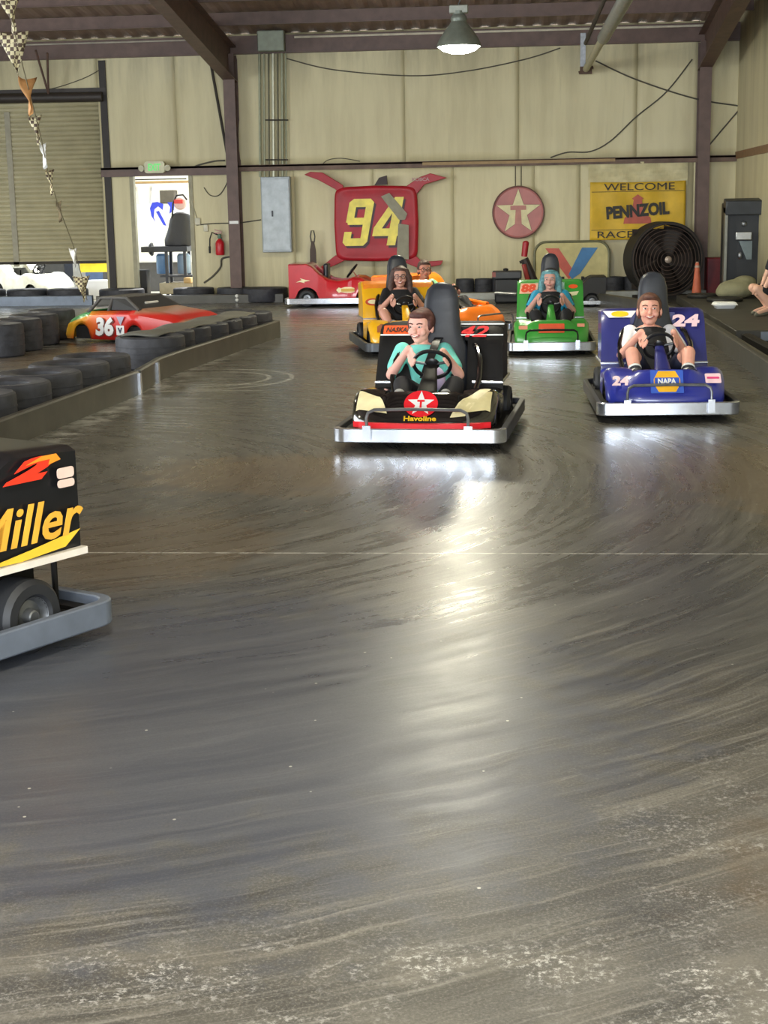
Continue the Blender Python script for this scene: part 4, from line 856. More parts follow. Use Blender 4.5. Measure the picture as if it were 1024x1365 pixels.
# junction box, conduits, electrical panel
Yc = YW-.2
p = W(362, 55, Yc-.1); o = empty('junction_box', (p.x, Yc-.0, p.z), 0, 'square grey-green junction box at the top of the wall conduits', 'junction box')
b = MB(); b.box((0, -.1, 0), (.46, .2, .34)); b.build('case', mat('box_green', '#8a9182', .5, .2), o, bevel=.012)
b = MB(); b.box((0, -.205, 0), (.42, .01, .30)); b.build('cover', mat('box_green2', '#949b8a', .5, .2), o)
for i, (px, r, y0, y1, m_) in enumerate(((346, .022, 68, 236, 'G'), (352, .018, 68, 236, 'G'), (358, .016, 68, 236, 'D'), (364, .024, 66, 236, 'L'), (370, .016, 68, 236, 'D'), (376, .022, 68, 236, 'G'), (381, .014, 68, 236, 'G'))):
    a = W(px, y0, Yc+.02); c = W(px+1, y1, Yc+.02); b = MB(); b.tube([a, c], r, 10)
    tag(b.build('conduit', {'G': mat('conduit_green', '#9da086', .5, .2), 'D': mat('conduit_dark', '#6c6a54', .5, .2), 'L': mat('conduit_light', '#d7d8bf', .4, .2)}[m_]), ['leftmost thin upright conduit under the junction box', 'second upright conduit from the left under the junction box', 'dark third upright conduit under the junction box', 'pale thick conduit in the middle of the upright bundle', 'dark conduit just right of the pale one', 'second upright conduit from the right in the bundle', 'rightmost thin upright conduit in the bundle'][i], 'conduit', 'upright conduits')
b = MB(); a = W(354, 160, Yc-.03); c = W(384, 160, Yc-.03); b.tube([a, c], .012, 6); a = W(354, 213, Yc-.03); c = W(384, 213, Yc-.03); b.tube([a, c], .012, 6); trim(b, DARK)
p0 = W(347, 236, Yc-.16); p1 = W(389, 336, Yc-.16); o = empty('electrical_panel', ((p0.x+p1.x)/2, Yc, (p0.z+p1.z)/2), 0, 'pale grey electrical panel box on the back wall under the conduits', 'electrical panel')
w_, h_ = p1.x-p0.x, p0.z-p1.z
b = MB(); b.box((0, -.08, 0), (w_, .16, h_)); b.build('case', mat('panel_grey', '#a6adb0', .5, .2), o, bevel=.01)
b = MB(); b.box((0, -.166, 0), (w_*.92, .012, h_*.94)); dr = b.build('door', mat('panel_door', '#aeb5b8', .45, .2), o, bevel=.004)
b = MB(); b.box((-w_*.12, -.18, .02), (.025, .02, .10)); b.build('latch', BLK, dr)
b = MB(); a = W(405, 250, YW-.1); c = W(406, 352, YW-.1); b.tube([a, c], .022, 8); tag(b.build('pipe', mat('olive_pipe', '#6b6348', .6)), 'thin dark upright pipe on the wall right of the electrical panel', 'pipe')
a = W(416, 306, YW-.35); o = empty('paddle', (a.x, YW-.3, .0), 0, 'brown paddle-like bar with a loop handle leaning on the wall behind the red kart', 'tool')
ht = a.z
b = MB(); b.rings([[(x*wd, y_*.02, z) for x, y_ in ((-1, -1), (1, -1), (1, 1), (-1, 1))] for wd, z in ((.05, .0), (.055, ht-.55), (.05, ht-.35), (.03, ht-.25), (.025, ht-.2))]); b.build('blade', mat('brown_blade', '#4b3a30', .6), o)
b = MB(); b.tube([(-.025, 0, ht-.22), (-.04, 0, ht-.12), (-.02, 0, ht-.02), (.02, 0, ht-.02), (.04, 0, ht-.12), (.025, 0, ht-.22)], .012, 8); b.build('handle', mat('handle_grey', '#54504a', .5), o)
# fire extinguisher and fittings
p = W(293, 325, YW-.22); o = empty('fire_extinguisher', (p.x, YW-.22, 0), 0, 'red fire extinguisher hanging on the wall left of the steel column', 'fire extinguisher')
zb_ = W(293, 340, YW-.22).z; zt_ = W(293, 322, YW-.22).z
b = MB(); b.lathe([(.01, zb_), (.07, zb_), (.078, zb_+.02), (.078, zt_-.03), (.06, zt_+.01), (.03, zt_+.04), (.025, zt_+.06)], 24); b.build('cylinder', mat('ext_red', '#c4202c', .35), o)
b = MB(); b.lathe([(.028, zt_+.05), (.035, zt_+.07), (.035, zt_+.12), (.02, zt_+.13)], 16); b.build('valve', mat('valve_green', '#5d7a66', .5), o)
b = MB(); b.box((-.02, -.01, zt_+.15), (.13, .03, .02)); b.box((-.02, -.01, zt_+.19), (.13, .03, .015), R=Matrix.Rotation(.25, 3, 'Y')); b.build('lever', mat('lever_pink', '#b98a86', .5), o)
b = MB(); b.tube([(-.03, -.01, zt_+.12), (-.13, -.02, zt_+.16), (-.17, -.02, zt_+.05), (-.18, -.02, zt_-.14)], .012, 8); b.tube([(-.18, -.02, zt_-.08), (-.18, -.02, zt_-.2)], .02, 8); b.build('hose', BLK, o)
b = MB(); b.box((0, .08, zt_-.04), (.06, .05, .22)); b.build('bracket', STL, o)
for px, py, w_, lab in ((264, 295, .1, 'white outlet box on the wall right of the exit doorway'), (275, 304, .08, 'small beige box beside the outlet box')):
    p = W(px, py, YW-.12); b = MB(); b.box((p.x, YW-.13, p.z), (w_, .08, .12)); tag(b.build('outlet_box', mat('outlet', '#cfcab2', .5), bevel=.008), lab, 'outlet box')
b = MB(); a = W(269, 228, YW-.1); c = W(271, 300, YW-.1); b.tube([a, c], .02, 8); tag(b.build('pipe', mat('olive_pipe2', '#766b4d', .6)), 'short brown upright pipe right of the exit doorway', 'pipe')
cy = YW-.14
def wc(*pts, Y=cy): return [W(x, y, Y) for x, y in pts]
for lab, pts, r in (('long sagging cable across the upper wall behind the lamp', ((382, 78), (445, 93), (547, 101), (621, 95), (700, 79), (747, 64)), .010),
    ('straight cable running down to the right from the roof pipe end', ((794, 81), (848, 106), (925, 131), (984, 141)), .012),
    ('curved cable hanging from the right column down to the girt', ((923, 79), (888, 123), (848, 156), (814, 188), (787, 202), (757, 203), (734, 210)), .011),
    ('short cable from the corner box down to the girt', ((984, 148), (962, 174), (942, 198)), .012),
    ('thin loop of cable hanging on the wall beside the exit doorway', ((272, 250), (280, 260), (292, 260), (302, 245), (306, 228)), .008),
    ('black hose from the wall down to the tyres under the extinguisher', ((309, 342), (296, 345), (294, 356), (284, 368), (272, 377)), .016),
    ('cable from the exit doorway top to the left column', ((258, 226), (262, 221), (285, 215), (300, 214)), .014),
    ('horizontal cable at chest height right of the exit doorway', ((262, 300), (285, 298), (318, 297), (348, 293)), .010),
    ('thin cable above the roller door', ((36, 121), (70, 118), (110, 105), (135, 92)), .007),
    ('thin drooping wire over the girt above the red number panel', ((424, 226), (436, 214), (455, 211), (480, 215)), .007)):
    cable(lab, wc(*pts), r)
b = MB(); b.tube([W(281, 84, YW-.3), W(303, 206, YW-.3)], .025, 8); tag(b.build('brace_rod', DARK), 'slanting dark brace rod left of the left column', 'rod')
cable('pale cord running beside the doorway to the outlet box', wc((254, 232), (254, 262), (262, 290)), .008, mat('pale_cord', '#b9b49a', .6))
# light conduit tube along the eave strut
cb = MB(); cb.tube([(XW+.1, YW-.27, 4.46), (XL-.15, YW-.27, 4.46)], .016, 8); tag(cb.build('eave_conduit', mat('pale_tube', '#b9b2a4', .4, .3)), 'thin pale conduit under the eave left of the left column', 'conduit')
cb = MB(); cb.tube([(-3.9, YW-.27, 4.46), (XR+.45, YW-.27, 4.46)], .020, 8); tag(cb.build('eave_conduit', mat('pale_tube2', '#ddd6c2', .4, .2)), 'long pale conduit under the eave between the two columns', 'conduit')
# roof pipe with its sleeve and hanger
o = empty('roof_pipe', (1.05, 26.4, 3.8), 0, 'long pale pipe hung under the roof, running from the back wall towards the viewer', 'pipe')
b = MB(); b.tube([(0, 0, 0), (.05, -5, 0.02)], .055, 14); b.build('pipe_end', mat('pale_pipe', '#b7b292', .5), o)
b = MB(); b.tube([(.05, -4.6, .02), (.12, -11, .05), (.2, -20, .1)], .085, 14); b.build('grey_sleeve', mat('grey_pipe', '#8a8d86', .45, .3), o)
b = MB(); b.tube([(-.13, -3.0, .12), (-.02, -20, .2)], .03, 8); b.build('side_tube', DARK, o)
b = MB(); b.box((-.05, .1, .28), (.09, .05, .62)); b.build('hanger_strut', STL, o)
b = MB(); b.box((0, .02, -.02), (.2, .08, .12)); b.tube([(-.12, 0, -.06), (.12, 0, .03)], .025, 8); b.build('end_bracket', mat('rusty', '#5c4638', .7), o)
# corner box and short stub
p = W(992, 152, YW-1.6); b = MB(); b.box((XC-.06, p.y, p.z), (.09, .2, .15)); tag(b.build('corner_box', mat('box_dark', '#50504a', .5), bevel=.01), 'small dark box with a white top high on the right wall', 'box')
# number 94 panel
Y4 = YW-.30
o = empty('number_panel', (W(500, 345, Y4).x, Y4, W(500, 345, Y4).z), 0, 'large red kart roof panel with yellow number 94 hung on the back wall', 'number panel'); off = -Vector(o.location)
b = MB(); b.M = Matrix.Translation(off)
cx, cz = wall2(502, 298, Y4); rx, rz = (wall2(558, 298, Y4)[0]-wall2(446, 298, Y4)[0])/2, (wall2(502, 247, Y4)[1]-wall2(502, 348, Y4)[1])/2
rs = []
for k_, dep in ((1.0, .0), (1.0, -.05), (.975, -.075), (.90, -.085), (.86, -.075), (.5, -.095), (.05, -.10)):
    ring = []
    for i in range(64):
        a = 2*PI*i/64; c_, s_ = math.cos(a), math.sin(a); e = .17 if k_ > .8 else .25
        x = math.copysign(abs(c_)**e, c_)*rx*k_; z = math.copysign(abs(s_)**e, s_)*rz*k_; z *= 1-.05*(abs(x)/rx)**2; x *= 1-.03*(abs(z)/rz)
        ring.append((cx+x, Y4+dep, cz+z))
    rs.append(ring)
b.rings(rs); PR = mat('panel_red', '#a81c28', .42, var=.15, scale=4, spec=.35); b.build('main_panel', PR, o, smooth=50)
for pts in ([(406, 233), (414, 229), (430, 230), (458, 247), (456, 260), (447, 252), (425, 240)], [(542, 248), (560, 236), (574, 231), (596, 237), (566, 246), (553, 262), (546, 256)], [(448, 340), (460, 347), (450, 352), (432, 360), (428, 356)], [(548, 338), (556, 342), (563, 349), (591, 347), (588, 353), (560, 358), (540, 350)]):
    b = MB(); b.M = Matrix.Translation(off); wprism(b, pts, Y4-.01, .05); b.build('corner_strut', PR, o, smooth=None, bevel=.008)
t_ = text('KOBCA', wf(561, 239, Y4-.065), .30, .06, mat('faint_red_grey', '#b58a88', .5), None, 'lettering', bold=.03); t_.parent = o; t_.matrix_parent_inverse = Matrix.Translation(off); t_.data.transform(Matrix.Rotation(0, 4, 'Y'))
def onp(ob): ob.parent = o; ob.matrix_parent_inverse = Matrix.Translation(off); return ob
ws = lambda a, c: wall2(c, 300, Y4)[0]-wall2(a, 300, Y4)[0]
def digits(name, m_, dy, dx, dz):
    F = wf(456+dx, 328+dz, Y4-dy); U = ws(456, 466)/ws(0, 10)*.0
    def P_(bars):
        b = MB(); b.M = Matrix.Translation(off) @ F
        for i_, q in enumerate(bars): b.prism([(x+.20*y, y) for x, y in q], .005+.0007*i_)
        return b.build(name, m_, o, smooth=None)
    k9 = .43
    P_([[(0, .40), (0, .74), (.07, .80), (.13, .80), (.13, .40)], [(.0, .66), (.0, .74), (.07, .80), (.36, .80), (.43, .74), (.43, .66)], [(.30, .12), (.30, .76), (.43, .74), (.43, .07)], [(.0, .46), (.04, .36), (.32, .36), (.32, .48), (.0, .48)], [(.0, .06), (.06, .0), (.37, .0), (.43, .07), (.43, .13), (.0, .13)], [(.0, .06), (.0, .24), (.13, .24), (.13, .06)]])
    P_([[(.50, .16), (.50, .30), (.78, .82), (.92, .82), (.64, .28), (.64, .16)], [(.50, .16), (.50, .29), (1.02, .29), (1.02, .16)], [(.78, .0), (.78, .82), (.93, .82), (.93, .0)]])
digits('number_shadow', mat('drop_shadow', '#3a2028', .5), .100, 2.5, 3); digits('number', mat('number_yellow', '#ecd94a', .4, var=.2, scale=5), .108, 0, 0)
for pts in ([(508, 262), (519, 257), (543, 285), (540, 293), (532, 293)], [(531, 298), (545, 300), (545, 346), (529, 344)]):
    b = MB(); b.M = Matrix.Translation(off); wprism(b, pts, Y4-.118, .006); b.build('tape_strip', mat('grey_tape', '#8f8b76', .6), o, smooth=None)
b = MB(); b.M = Matrix.Translation(off); wprism(b, [(500, 247), (506, 237), (516, 234), (517, 246)], Y4, .1); b.build('top_bracket', mat('dark_bracket', '#3a2a2a', .6), o, smooth=None)
# star sign
Yt = YW-.22; p = W(691, 283, Yt); o = empty('round_sign', p, 0, 'round faded red sign with a cream star and letter T hanging on the back wall', 'sign')
rr_ = (wall2(725, 283, Yt)[0]-wall2(657, 283, Yt)[0])/2
b = MB(); b.lathe([(.01, 0), (rr_*.93, 0), (rr_*.96, .012), (rr_, .012), (rr_, -.03), (.01, -.03)], 48, (0, -1, 0)); b.build('disc', mat('faded_sign_red', '#b26a64', .45, var=.18, scale=3), o)
b = MB(); torus(b, (0, -.012, 0), rr_, .012, (0, 1, 0), 48, 8); b.build('rim', mat('sign_rim', '#6e4a42', .5), o)
b = MB(); b.prism(star(rr_*.95, .40), .004, frame((0, -.002, .0), (1, 0, 0), (0, 0, 1))); b.build('star_outline', mat('star_line', '#8d5a4c', .5), o, smooth=None)
b = MB(); b.prism(star(rr_*.90, .40), .004, frame((0, -.007, .0), (1, 0, 0), (0, 0, 1))); b.build('star', mat('star_cream', '#d9cf9f', .5), o, smooth=None)
b = MB(); b.prism([(-.135, .115), (-.135, .04), (-.045, .04), (-.06, -.20), (.06, -.20), (.045, .04), (.135, .04), (.135, .115)], .004, frame((0, -.012, 0), (1, 0, 0), (0, 0, 1))); b.build('letter_t', mat('sign_t', '#b5766a', .5), o, smooth=None)
b = MB(); [b.tube([(x, .02, rr_*.96), (x, .02, 2.3-p.z)], .008, 6) for x in (-.05,)]; b.build('hanging_strap', DARK, o)
b = MB(); b.tube([(.05, .02, rr_*.96), (.05, .02, 2.3-p.z)], .008, 6); b.build('hanging_strap', DARK, o)
# banner
Yb = YW-.24; p0 = W(787, 243, Yb); p1 = W(913, 318, Yb); o = empty('banner', ((p0.x+p1.x)/2, Yb, (p0.z+p1.z)/2), 0, 'yellow cloth banner reading WELCOME PENNZOIL RACE FANS on the back wall', 'banner'); bw, bh = p1.x-p0.x, abs(p0.z-p1.z)
def cloth(w, h, a=.012): return lambda u, v: ((u-.5)*w, -a*math.sin(u*19+v*4)-a*.7*math.sin(u*7-v*9)+.0, (v-.5)*h-.012*math.sin(u*PI)*(1 if v > .5 else .3))
b = MB(); b.grid(cloth(bw, bh), 40, 20); c_ = b.build('cloth', mat('banner_yellow', '#d9b02c', .6, var=.15, scale=3), o, smooth=None); c_.modifiers.new('t', 'SOLIDIFY').thickness = .004
for f in c_.data.polygons: f.use_smooth = True
def bf(x, z, off=.026, rot=0): return frame((x, -off, z), (math.cos(rot), 0, math.sin(rot)), (-math.sin(rot), 0, math.cos(rot)))
b = MB(); b.prism([(-.24, -.22), (.24, -.22), (.22, -.12), (.10, -.05), (.07, .18), (.10, .2), (.0, .27), (-.10, .2), (-.07, .18), (-.10, -.05), (-.22, -.12)], .003, bf(-.0, .0, .022)); b.build('bell_mark', mat('bell_red', '#b5523c', .5), o, smooth=None)
DKT = mat('banner_ink', '#2a2620', .6)
text('WELCOME', bf(.02, bh*.41), bw*.74, .12, DKT, o, bold=.0); text('PENNZOIL', bf(.0, .0, .028, .07), bw*.66, .22, DKT, o, bold=.05)
text('RACE FANS', bf(-.03, -bh*.41), bw*.80, .115, DKT, o, bold=.0)
for z in (.33*bh, -.33*bh): b = MB(); b.box((0, -.026, z), (bw*.97, .003, .008)); b.build('ruled_line', DKT, o)
q0 = W(787, 222, Yb+.02); b = MB(); b.grid(cloth(bw*1.04, q0.z-p0.z+.15, .02), 40, 8); oc = b.build('cream_cloth', mat('cream_cloth', '#cfc59a', .7, var=.1), None, smooth=None); oc.location = ((p0.x+p1.x)/2, Yb+.06, (q0.z+p0.z)/2); oc.modifiers.new('t', 'SOLIDIFY').thickness = .004
tag(oc, 'cream cloth strip hanging above the yellow banner', 'cloth')
# oil sign with the V
Yv = YW-.34; p0 = W(712, 322, Yv); p1 = W(812, 392, Yv); o = empty('oil_sign', ((p0.x+p1.x)/2, Yv, 0), 0, 'cream sign with rounded frame and red and blue letter V behind the green kart', 'sign'); w_ = p1.x-p0.x; ht = p0.z
b = MB(); b.prism(rrect(w_, ht, .2, 6, cy=ht/2), .03, F0); b.build('board', mat('sign_board', '#c5b97c', .5, var=.1), o, smooth=None)
b = MB(); pp = [Vector((x, -.03, y)) for x, y in rrect(w_-.02, ht-.02, .2, 6, cy=ht/2)]; b.tube(pp+[pp[0], pp[1]], .022, 8); b.build('frame_tube', mat('sign_tube', '#77765a', .5, .2), o)
def vp(pts): return [(wall2(x, y, Yv-.035)[0]-o.location.x, wall2(x, y, Yv-.035)[1]) for x, y in pts]
b = MB(); b.prism(vp([(727, 331), (745, 331), (768, 366), (758, 372)]), .004, frame((0, -.032, 0), (1, 0, 0), (0, 0, 1))); b.build('red_stroke', mat('v_red', '#c4523c', .45), o, smooth=None)
b = MB(); b.prism(vp([(776, 330), (797, 330), (774, 364), (763, 372), (758, 366)]), .004, frame((0, -.036, 0), (1, 0, 0), (0, 0, 1))); b.build('blue_stroke', mat('v_blue', '#2f72a8', .45), o, smooth=None)
a = vp([(765, 374)])[0]; text('Valvoline', frame((a[0], -.033, a[1]), (1, 0, 0), (0, 0, 1)), w_*.82, .14, DKT, o, bold=.05)
# big drum fan
p = W(884, 350, YW-1.0); o = empty('drum_fan', (p.x, YW-1.0, 0), R_(12), 'big round dark drum fan standing against the wall under the yellow banner', 'fan')
Rf = .60; b = MB(); b.lathe([(Rf-.03, -.25), (Rf+.02, -.25), (Rf+.02, .25), (Rf-.03, .25), (Rf-.03, -.25)], 48, (0, 1, 0), (-.0, 0, Rf+.05)); b.build('drum_housing', mat('fan_dark', '#24211f', .6), o)
b = MB(); [torus(b, (0, -.25-.03*(1-q_), Rf+.05), Rf*q_, .006, (0, 1, 0), 40, 6) for q_ in (.2,)]; g = b.build('front_grille', mat('fan_brown', '#4a3b33', .6), o)
for q_ in (.3, .4, .5, .6, .7, .8, .9, .98): b = MB(); torus(b, (0, -.25-.03*(1-q_), Rf+.05), Rf*q_, .006, (0, 1, 0), 40, 6); b.build('grille_ring', mat('fan_brown', '#4a3b33'), g)
for i in range(5):
    b = MB(); a0 = 2*PI*i/5; F = Matrix.Translation((0, -.05, Rf+.05)) @ Matrix.Rotation(a0, 4, 'Y')
    b.M = F; b.grid(lambda u, v: (.08+.46*u, (v-.5)*.14, (v-.5)*.32*(.6+.4*u)), 6, 4); bl = b.build('blade', mat('fan_blade', '#2c2420', .7), o); bl.modifiers.new('t', 'SOLIDIFY').thickness = .01
b = MB(); b.ell((0, -.29, Rf+.05), (.06, .03, .06)); b.build('hub_cap', mat('hub_light', '#b8a89a', .3, .3), o)
b = MB(); b.box((0, .0, .03), (.9, .5, .05)); b.build('stand', mat('fan_dark', '#24211f'), o)
b = MB(); b.box((0, .15, Rf+.05), (.98, .03, 1.0)); b.build('back_screen', mat('fan_back', '#30261f', .8), o)
# things at the right by the wall
p = G(957, 389); z1 = W(957, 343, 26.2).z; o = empty('red_cabinet', (p.x-.13, 26.2, 0), 0, 'dark red cabinet standing against the wall right of the big fan', 'cabinet')
b = MB(); b.box((0, 0, z1/2), (.48, .4, z1)); b.build('body', mat('cabinet_red', '#74202a', .5), o, bevel=.02); b = MB(); b.box((0, -.205, z1/2), (.42, .01, z1*.86)); b.build('door', mat('cabinet_red2', '#6c1f28', .5), o)
c_z = W(929, 380, 24.9); o = empty('traffic_cone', (c_z.x, 24.9, 0), 0, 'slim orange traffic cone in front of the big fan', 'cone')
zt_ = W(929, 349, 24.9).z; b = MB(); b.lathe([(.10, .02), (.085, .05), (.03, zt_-.02), (.012, zt_)], 24); b.build('cone', mat('cone_orange', '#c86a4c', .6), o); b = MB(); b.box((0, 0, .012), (.26, .26, .024)); b.build('base', mat('cone_base', '#2a2624'), o)
b = MB(); b.lathe([(.042, zt_-.09), (.022, zt_-.01), (.014, zt_+.002)], 20); b.build('worn_tip', mat('cone_tip', '#b9a594', .6), o)
p = G(980, 388, .14); q = MB(); q.M = Matrix.Translation((3.22, 23.3, .14)); q.ell((0, 0, .14), (.30, .2, .15)); q.ell((.12, .05, .24), (.18, .16, .10)); q.ell((-.16, 0, .10), (.16, .16, .10)); o = fuse(q.build('sack', mat('khaki_sack', '#8d8a6c', .85, bump=.2)), .02, 4); tag(o, 'khaki sack slumped on the platform by the right wall', 'sack')
for x, y, r, lab in ((2.95, 22.6, .24, 'flat dark hose coil on the platform before the khaki sack'), (2.75, 23.6, .22, 'flat dark mat roll on the platform beside the orange cone')):
    b = MB(); [torus(b, (x, y, .14+.03+.012*i), r-.035*i, .03, (0, 0, 1), 30, 8) for i in range(1)]; b.lathe([(.01, .15), (r-.02, .15), (r-.02, .19), (.01, .19)], 24, None, (x, y, 0)); tag(b.build('hose_coil', mat('hose_black', '#252422', .6)), lab, 'hose')
p = G(966, 411, .14); o = empty('takeout_box', (p.x, p.y, .14), R_(4), 'white foam takeout box lying on the dark platform', 'takeout box')
b = MB(); b.rings([[(x, y, z) for x, y in rrect(w_, w_*.8, .03, 3)] for w_, z in ((.24, 0), (.25, .005), (.28, .045))]); b.build('tray', mat('foam', '#dfe3e6', .6, var=.03), o); b = MB(); b.rings([[(x, y, z) for x, y in rrect(w_, w_*.8, .03, 3)] for w_, z in ((.33, .047), (.33, .053), (.28, .085), (.26, .09))]); b.build('lid', mat('foam2', '#f0f2f2', .6, var=.03), o)
# dark machine
o = empty('vending_cabinet', (3.39, 23.9, .14), 0, 'dark machine cabinet with a shiny steel tray by the right wall', 'machine')
zt_ = W(1000, 270, 23.6).z-.14
b = MB(); b.box((0, .2, zt_/2), (.62, .3, zt_)); b.build('back_case', mat('machine_dark', '#26282b', .5), o, bevel=.02)
b = MB(); b.box((0, 0, zt_-.06), (.62, .3, .22), R=Matrix.Rotation(R_(8), 3, 'X')); b.build('hood', mat('machine_grey', '#34373b', .45), o, bevel=.02)
b = MB(); b.box((-.29, 0, zt_/2), (.04, .24, zt_*.9)); b.build('side_post', mat('machine_edge', '#7d7c72', .4, .4), o)
b = MB(); b.box((-.02, -.05, zt_-.50), (.24, .12, .12)); b.build('steel_tray', mat('steel_tray', '#b9bcbc', .25, .7), o, bevel=.01)
b = MB(); b.rings([[(-.08, -.04, zt_-.58), (.12, -.04, zt_-.58), (.12, .06, zt_-.58), (-.08, .06, zt_-.58)], [(.04, -.04, zt_-.86), (.12, -.04, zt_-.86), (.12, .06, zt_-.86), (.04, .06, zt_-.86)]]); b.build('chute', mat('chute_grey', '#6f7a7c', .35, .4), o)
b = MB(); b.ell((0, .06, zt_-.32), (.05, .04, .05)); b.ell((-.05, .02, .62), (.04, .03, .06)); b.build('knob', STL, o)
# engine box and red pump handle behind the green kart
o = empty('engine_box', (W(676, 380, 25.0).x, 25.0, 0), 0, 'black engine box with a cap on top, left of the green kart', 'machine')
zt_ = W(676, 361, 25.).z
b = MB(); b.box((0, 0, .40+(zt_-.40)/2), (.48, .4, zt_-.40)); b.build('tank', mat('tank_dark', '#34363a', .45), o, bevel=.02)
b = MB(); b.box((0, .02, .21), (.40, .36, .40)); b.build('motor', mat('motor_dark', '#1f2024', .5), o, bevel=.03)
b = MB(); b.lathe([(.04, zt_), (.045, zt_+.03), (.02, zt_+.045)], 16, None, (-.02, 0, 0)); b.build('filler_cap', BLK, o)
b = MB(); b.box((-.21, -.205, zt_-.05), (.06, .01, .08)); b.build('corner_sticker', mat('sticker_brown', '#8a4a44', .5), o)
b = MB(); b.tube([(-.2, -.2, .18), (.15, -.22, .16)], .03, 8); b.build('exhaust_pipe', STL, o)
o = empty('hand_truck', (W(703, 370, 25.6).x, 25.6, 0), 0, 'dark slanting stand with a rounded red head, right of the engine box', 'stand')
def lp(px, py): p = W(px, py, 25.6); return Vector((p.x-o.location.x, 0, p.z))
b = MB(); b.tube([lp(699, 345), lp(712, 375), lp(716, 400)], .07, 10); b.build('dark_post', mat('truck_dark', '#2f2826', .6), o)
b = MB(); b.tube([lp(700, 352)+Vector((-.02, -.09, 0)), lp(706, 376)+Vector((-.02, -.09, 0))], .04, 8); b.build('red_tube', mat('truck_red', '#9b3a36', .45), o)
b = MB(); b.tube([lp(701, 324), lp(699, 342)], [.055, .05], 14); b.ell(lp(701, 324), (.055, .05, .04)); b.build('red_head', mat('truck_red2', '#a8242c', .4), o)
b = MB(); b.tube([lp(693, 350), lp(702, 346)], .025, 8); b.build('grip', BLK, o)
#=== PENNANT STRING
fl = [((8, -20), 12.7), ((8, 0), 13), ((20, 45), 13.8), ((32, 95), 14.8), ((45, 145), 16.3), ((55, 185), 17.8), ((64, 230), 19.5), ((78, 275), 20.8), ((97, 325), 22.3), ((110, 372), 23.6), ((116, 400), 24.2)]
m, t, bs = newmat('checkered_cloth'); tc = t.n('TexCoord'); ck = t.n('TexChecker'); ck.inputs['Scale'].default_value = 28; t.L.new(tc.outputs['Object'], ck.inputs['Vector']); ck.inputs[1].default_value = (*lin('#d9cfa8'), 1); ck.inputs[2].default_value = (*lin('#5d4c40'), 1); t.L.new(ck.outputs[0], bs.inputs['Base Color']); bs.inputs['Roughness'].default_value = .6
P_ = [W(*q, y) for q, y in fl]; o = empty('pennant_string', P_[0], 0, 'string of checkered pennants slanting down at the left in front of the roller door', 'pennants')
b = MB(); b.M = Matrix.Translation(-P_[0]); b.tube(P_, .006, 6); b.tube([P_[0], P_[0]+Vector((.3, -1.5, .9)), P_[0]+Vector((.8, -3.5, 2.6))], .006, 6); b.build('cord', mat('cord', '#8d8468', .7), o)
CC = MATS['checkered_cloth']
for i, (px, py, yy, w_, h_, tw, c_) in enumerate(((12, 8, 13.1, .20, .32, .9, 'c'), (16, 58, 14., .30, .38, .3, 'c'), (36, 118, 15.5, .26, .36, 1.2, 'o'), (46, 168, 17.2, .16, .32, .8, 'c'), (57, 205, 18.7, .08, .30, 1.3, 'w'), (66, 240, 20., .14, .32, 1.2, 'c'), (78, 282, 21.2, .08, .28, 1.3, 'k'), (97, 345, 22.6, .12, .34, .5, 'w'), (108, 382, 23.8, .28, .4, .6, 'c'))):
    p = W(px, py-12, yy)-P_[0]; b = MB(); R3 = Matrix.Rotation(tw, 3, 'Z')
    def flag(u, v): return p+R3 @ Vector(((u-.5)*w_*(1-v)+.03*v, .03*math.sin(u*5+v*6), -v*h_+abs(u-.5)*.06))
    b.grid(flag, 6, 8); f = b.build('pennant', {'c': CC, 'o': mat('pennant_orange', '#c9935c', .6), 'w': WHT, 'k': mat('pennant_dark', '#6b5f48', .6)}[c_], o, smooth=60); f.modifiers.new('t', 'SOLIDIFY').thickness = .003
#=== OUTSIDE, SEEN THROUGH THE OPENINGS
def ybox(name, c, d, m_, label, cat, bevel=.02, rz=0):
    b = MB(); b.box((0, 0, 0), d); o = b.build(name, m_, bevel=bevel); o.location = c; o.rotation_euler = (0, 0, rz); return tag(o, label, cat)
VW = mat('van_white', '#e8eaf0', .4, var=.02)
o = empty('white_trailer', (-7.6, 30.2, 0), 0, 'white trailer side with a blue swirl outside the exit doorway', 'trailer')
b = MB(); b.box((0, 0, 1.15), (2.2, .5, 1.15)); b.build('side_panel', VW, o, bevel=.03)
b = MB(); b.box((0, 0, .29), (1.7, .4, .58)); b.build('underframe', mat('underframe', '#4b4b50', .6), o)
BS = mat('swirl_blue', '#2c3fd0', .4)
def sw(pts, z=.004): return frame((0, -.252-z, 0), (1, 0, 0), (0, 0, 1))
def od(px, py, Y=29.95): p = W(px, py, Y); return (p.x-o.location.x, p.z-o.location.z)
b = MB(); b.prism([od(*q) for q in ((202, 288), (200, 278), (203, 270), (210, 269), (218, 272), (217, 280), (211, 275), (206, 279), (205, 290), (208, 297))], .004, sw(0)); b.build('swirl', BS, o, smooth=None)
b = MB(); b.prism([od(*q) for q in ((208, 282), (212, 281), (219, 294), (222, 301), (218, 300))], .004, sw(0)); b.build('swirl', BS, o, smooth=None)
b = MB(); b.prism([od(*q) for q in ((223, 270), (233, 269), (232, 280), (226, 285), (227, 276))], .004, sw(0)); b.build('swirl', BS, o, smooth=None)
ybox('storage_wall', (-7.8, 31.6, 1.4), (6, .2, 2.8), mat('pale_stucco', '#e9e3d2', .7), 'pale sunlit wall across the yard beyond the exit doorway', 'wall', 0)
ybox('shelf_board', (-7.45, 30.2, 2.15), (2.3, .5, .04), mat('shelf_tan', '#a88b62', .6), 'shelf board above the white trailer outside the doorway', 'shelf', 0)
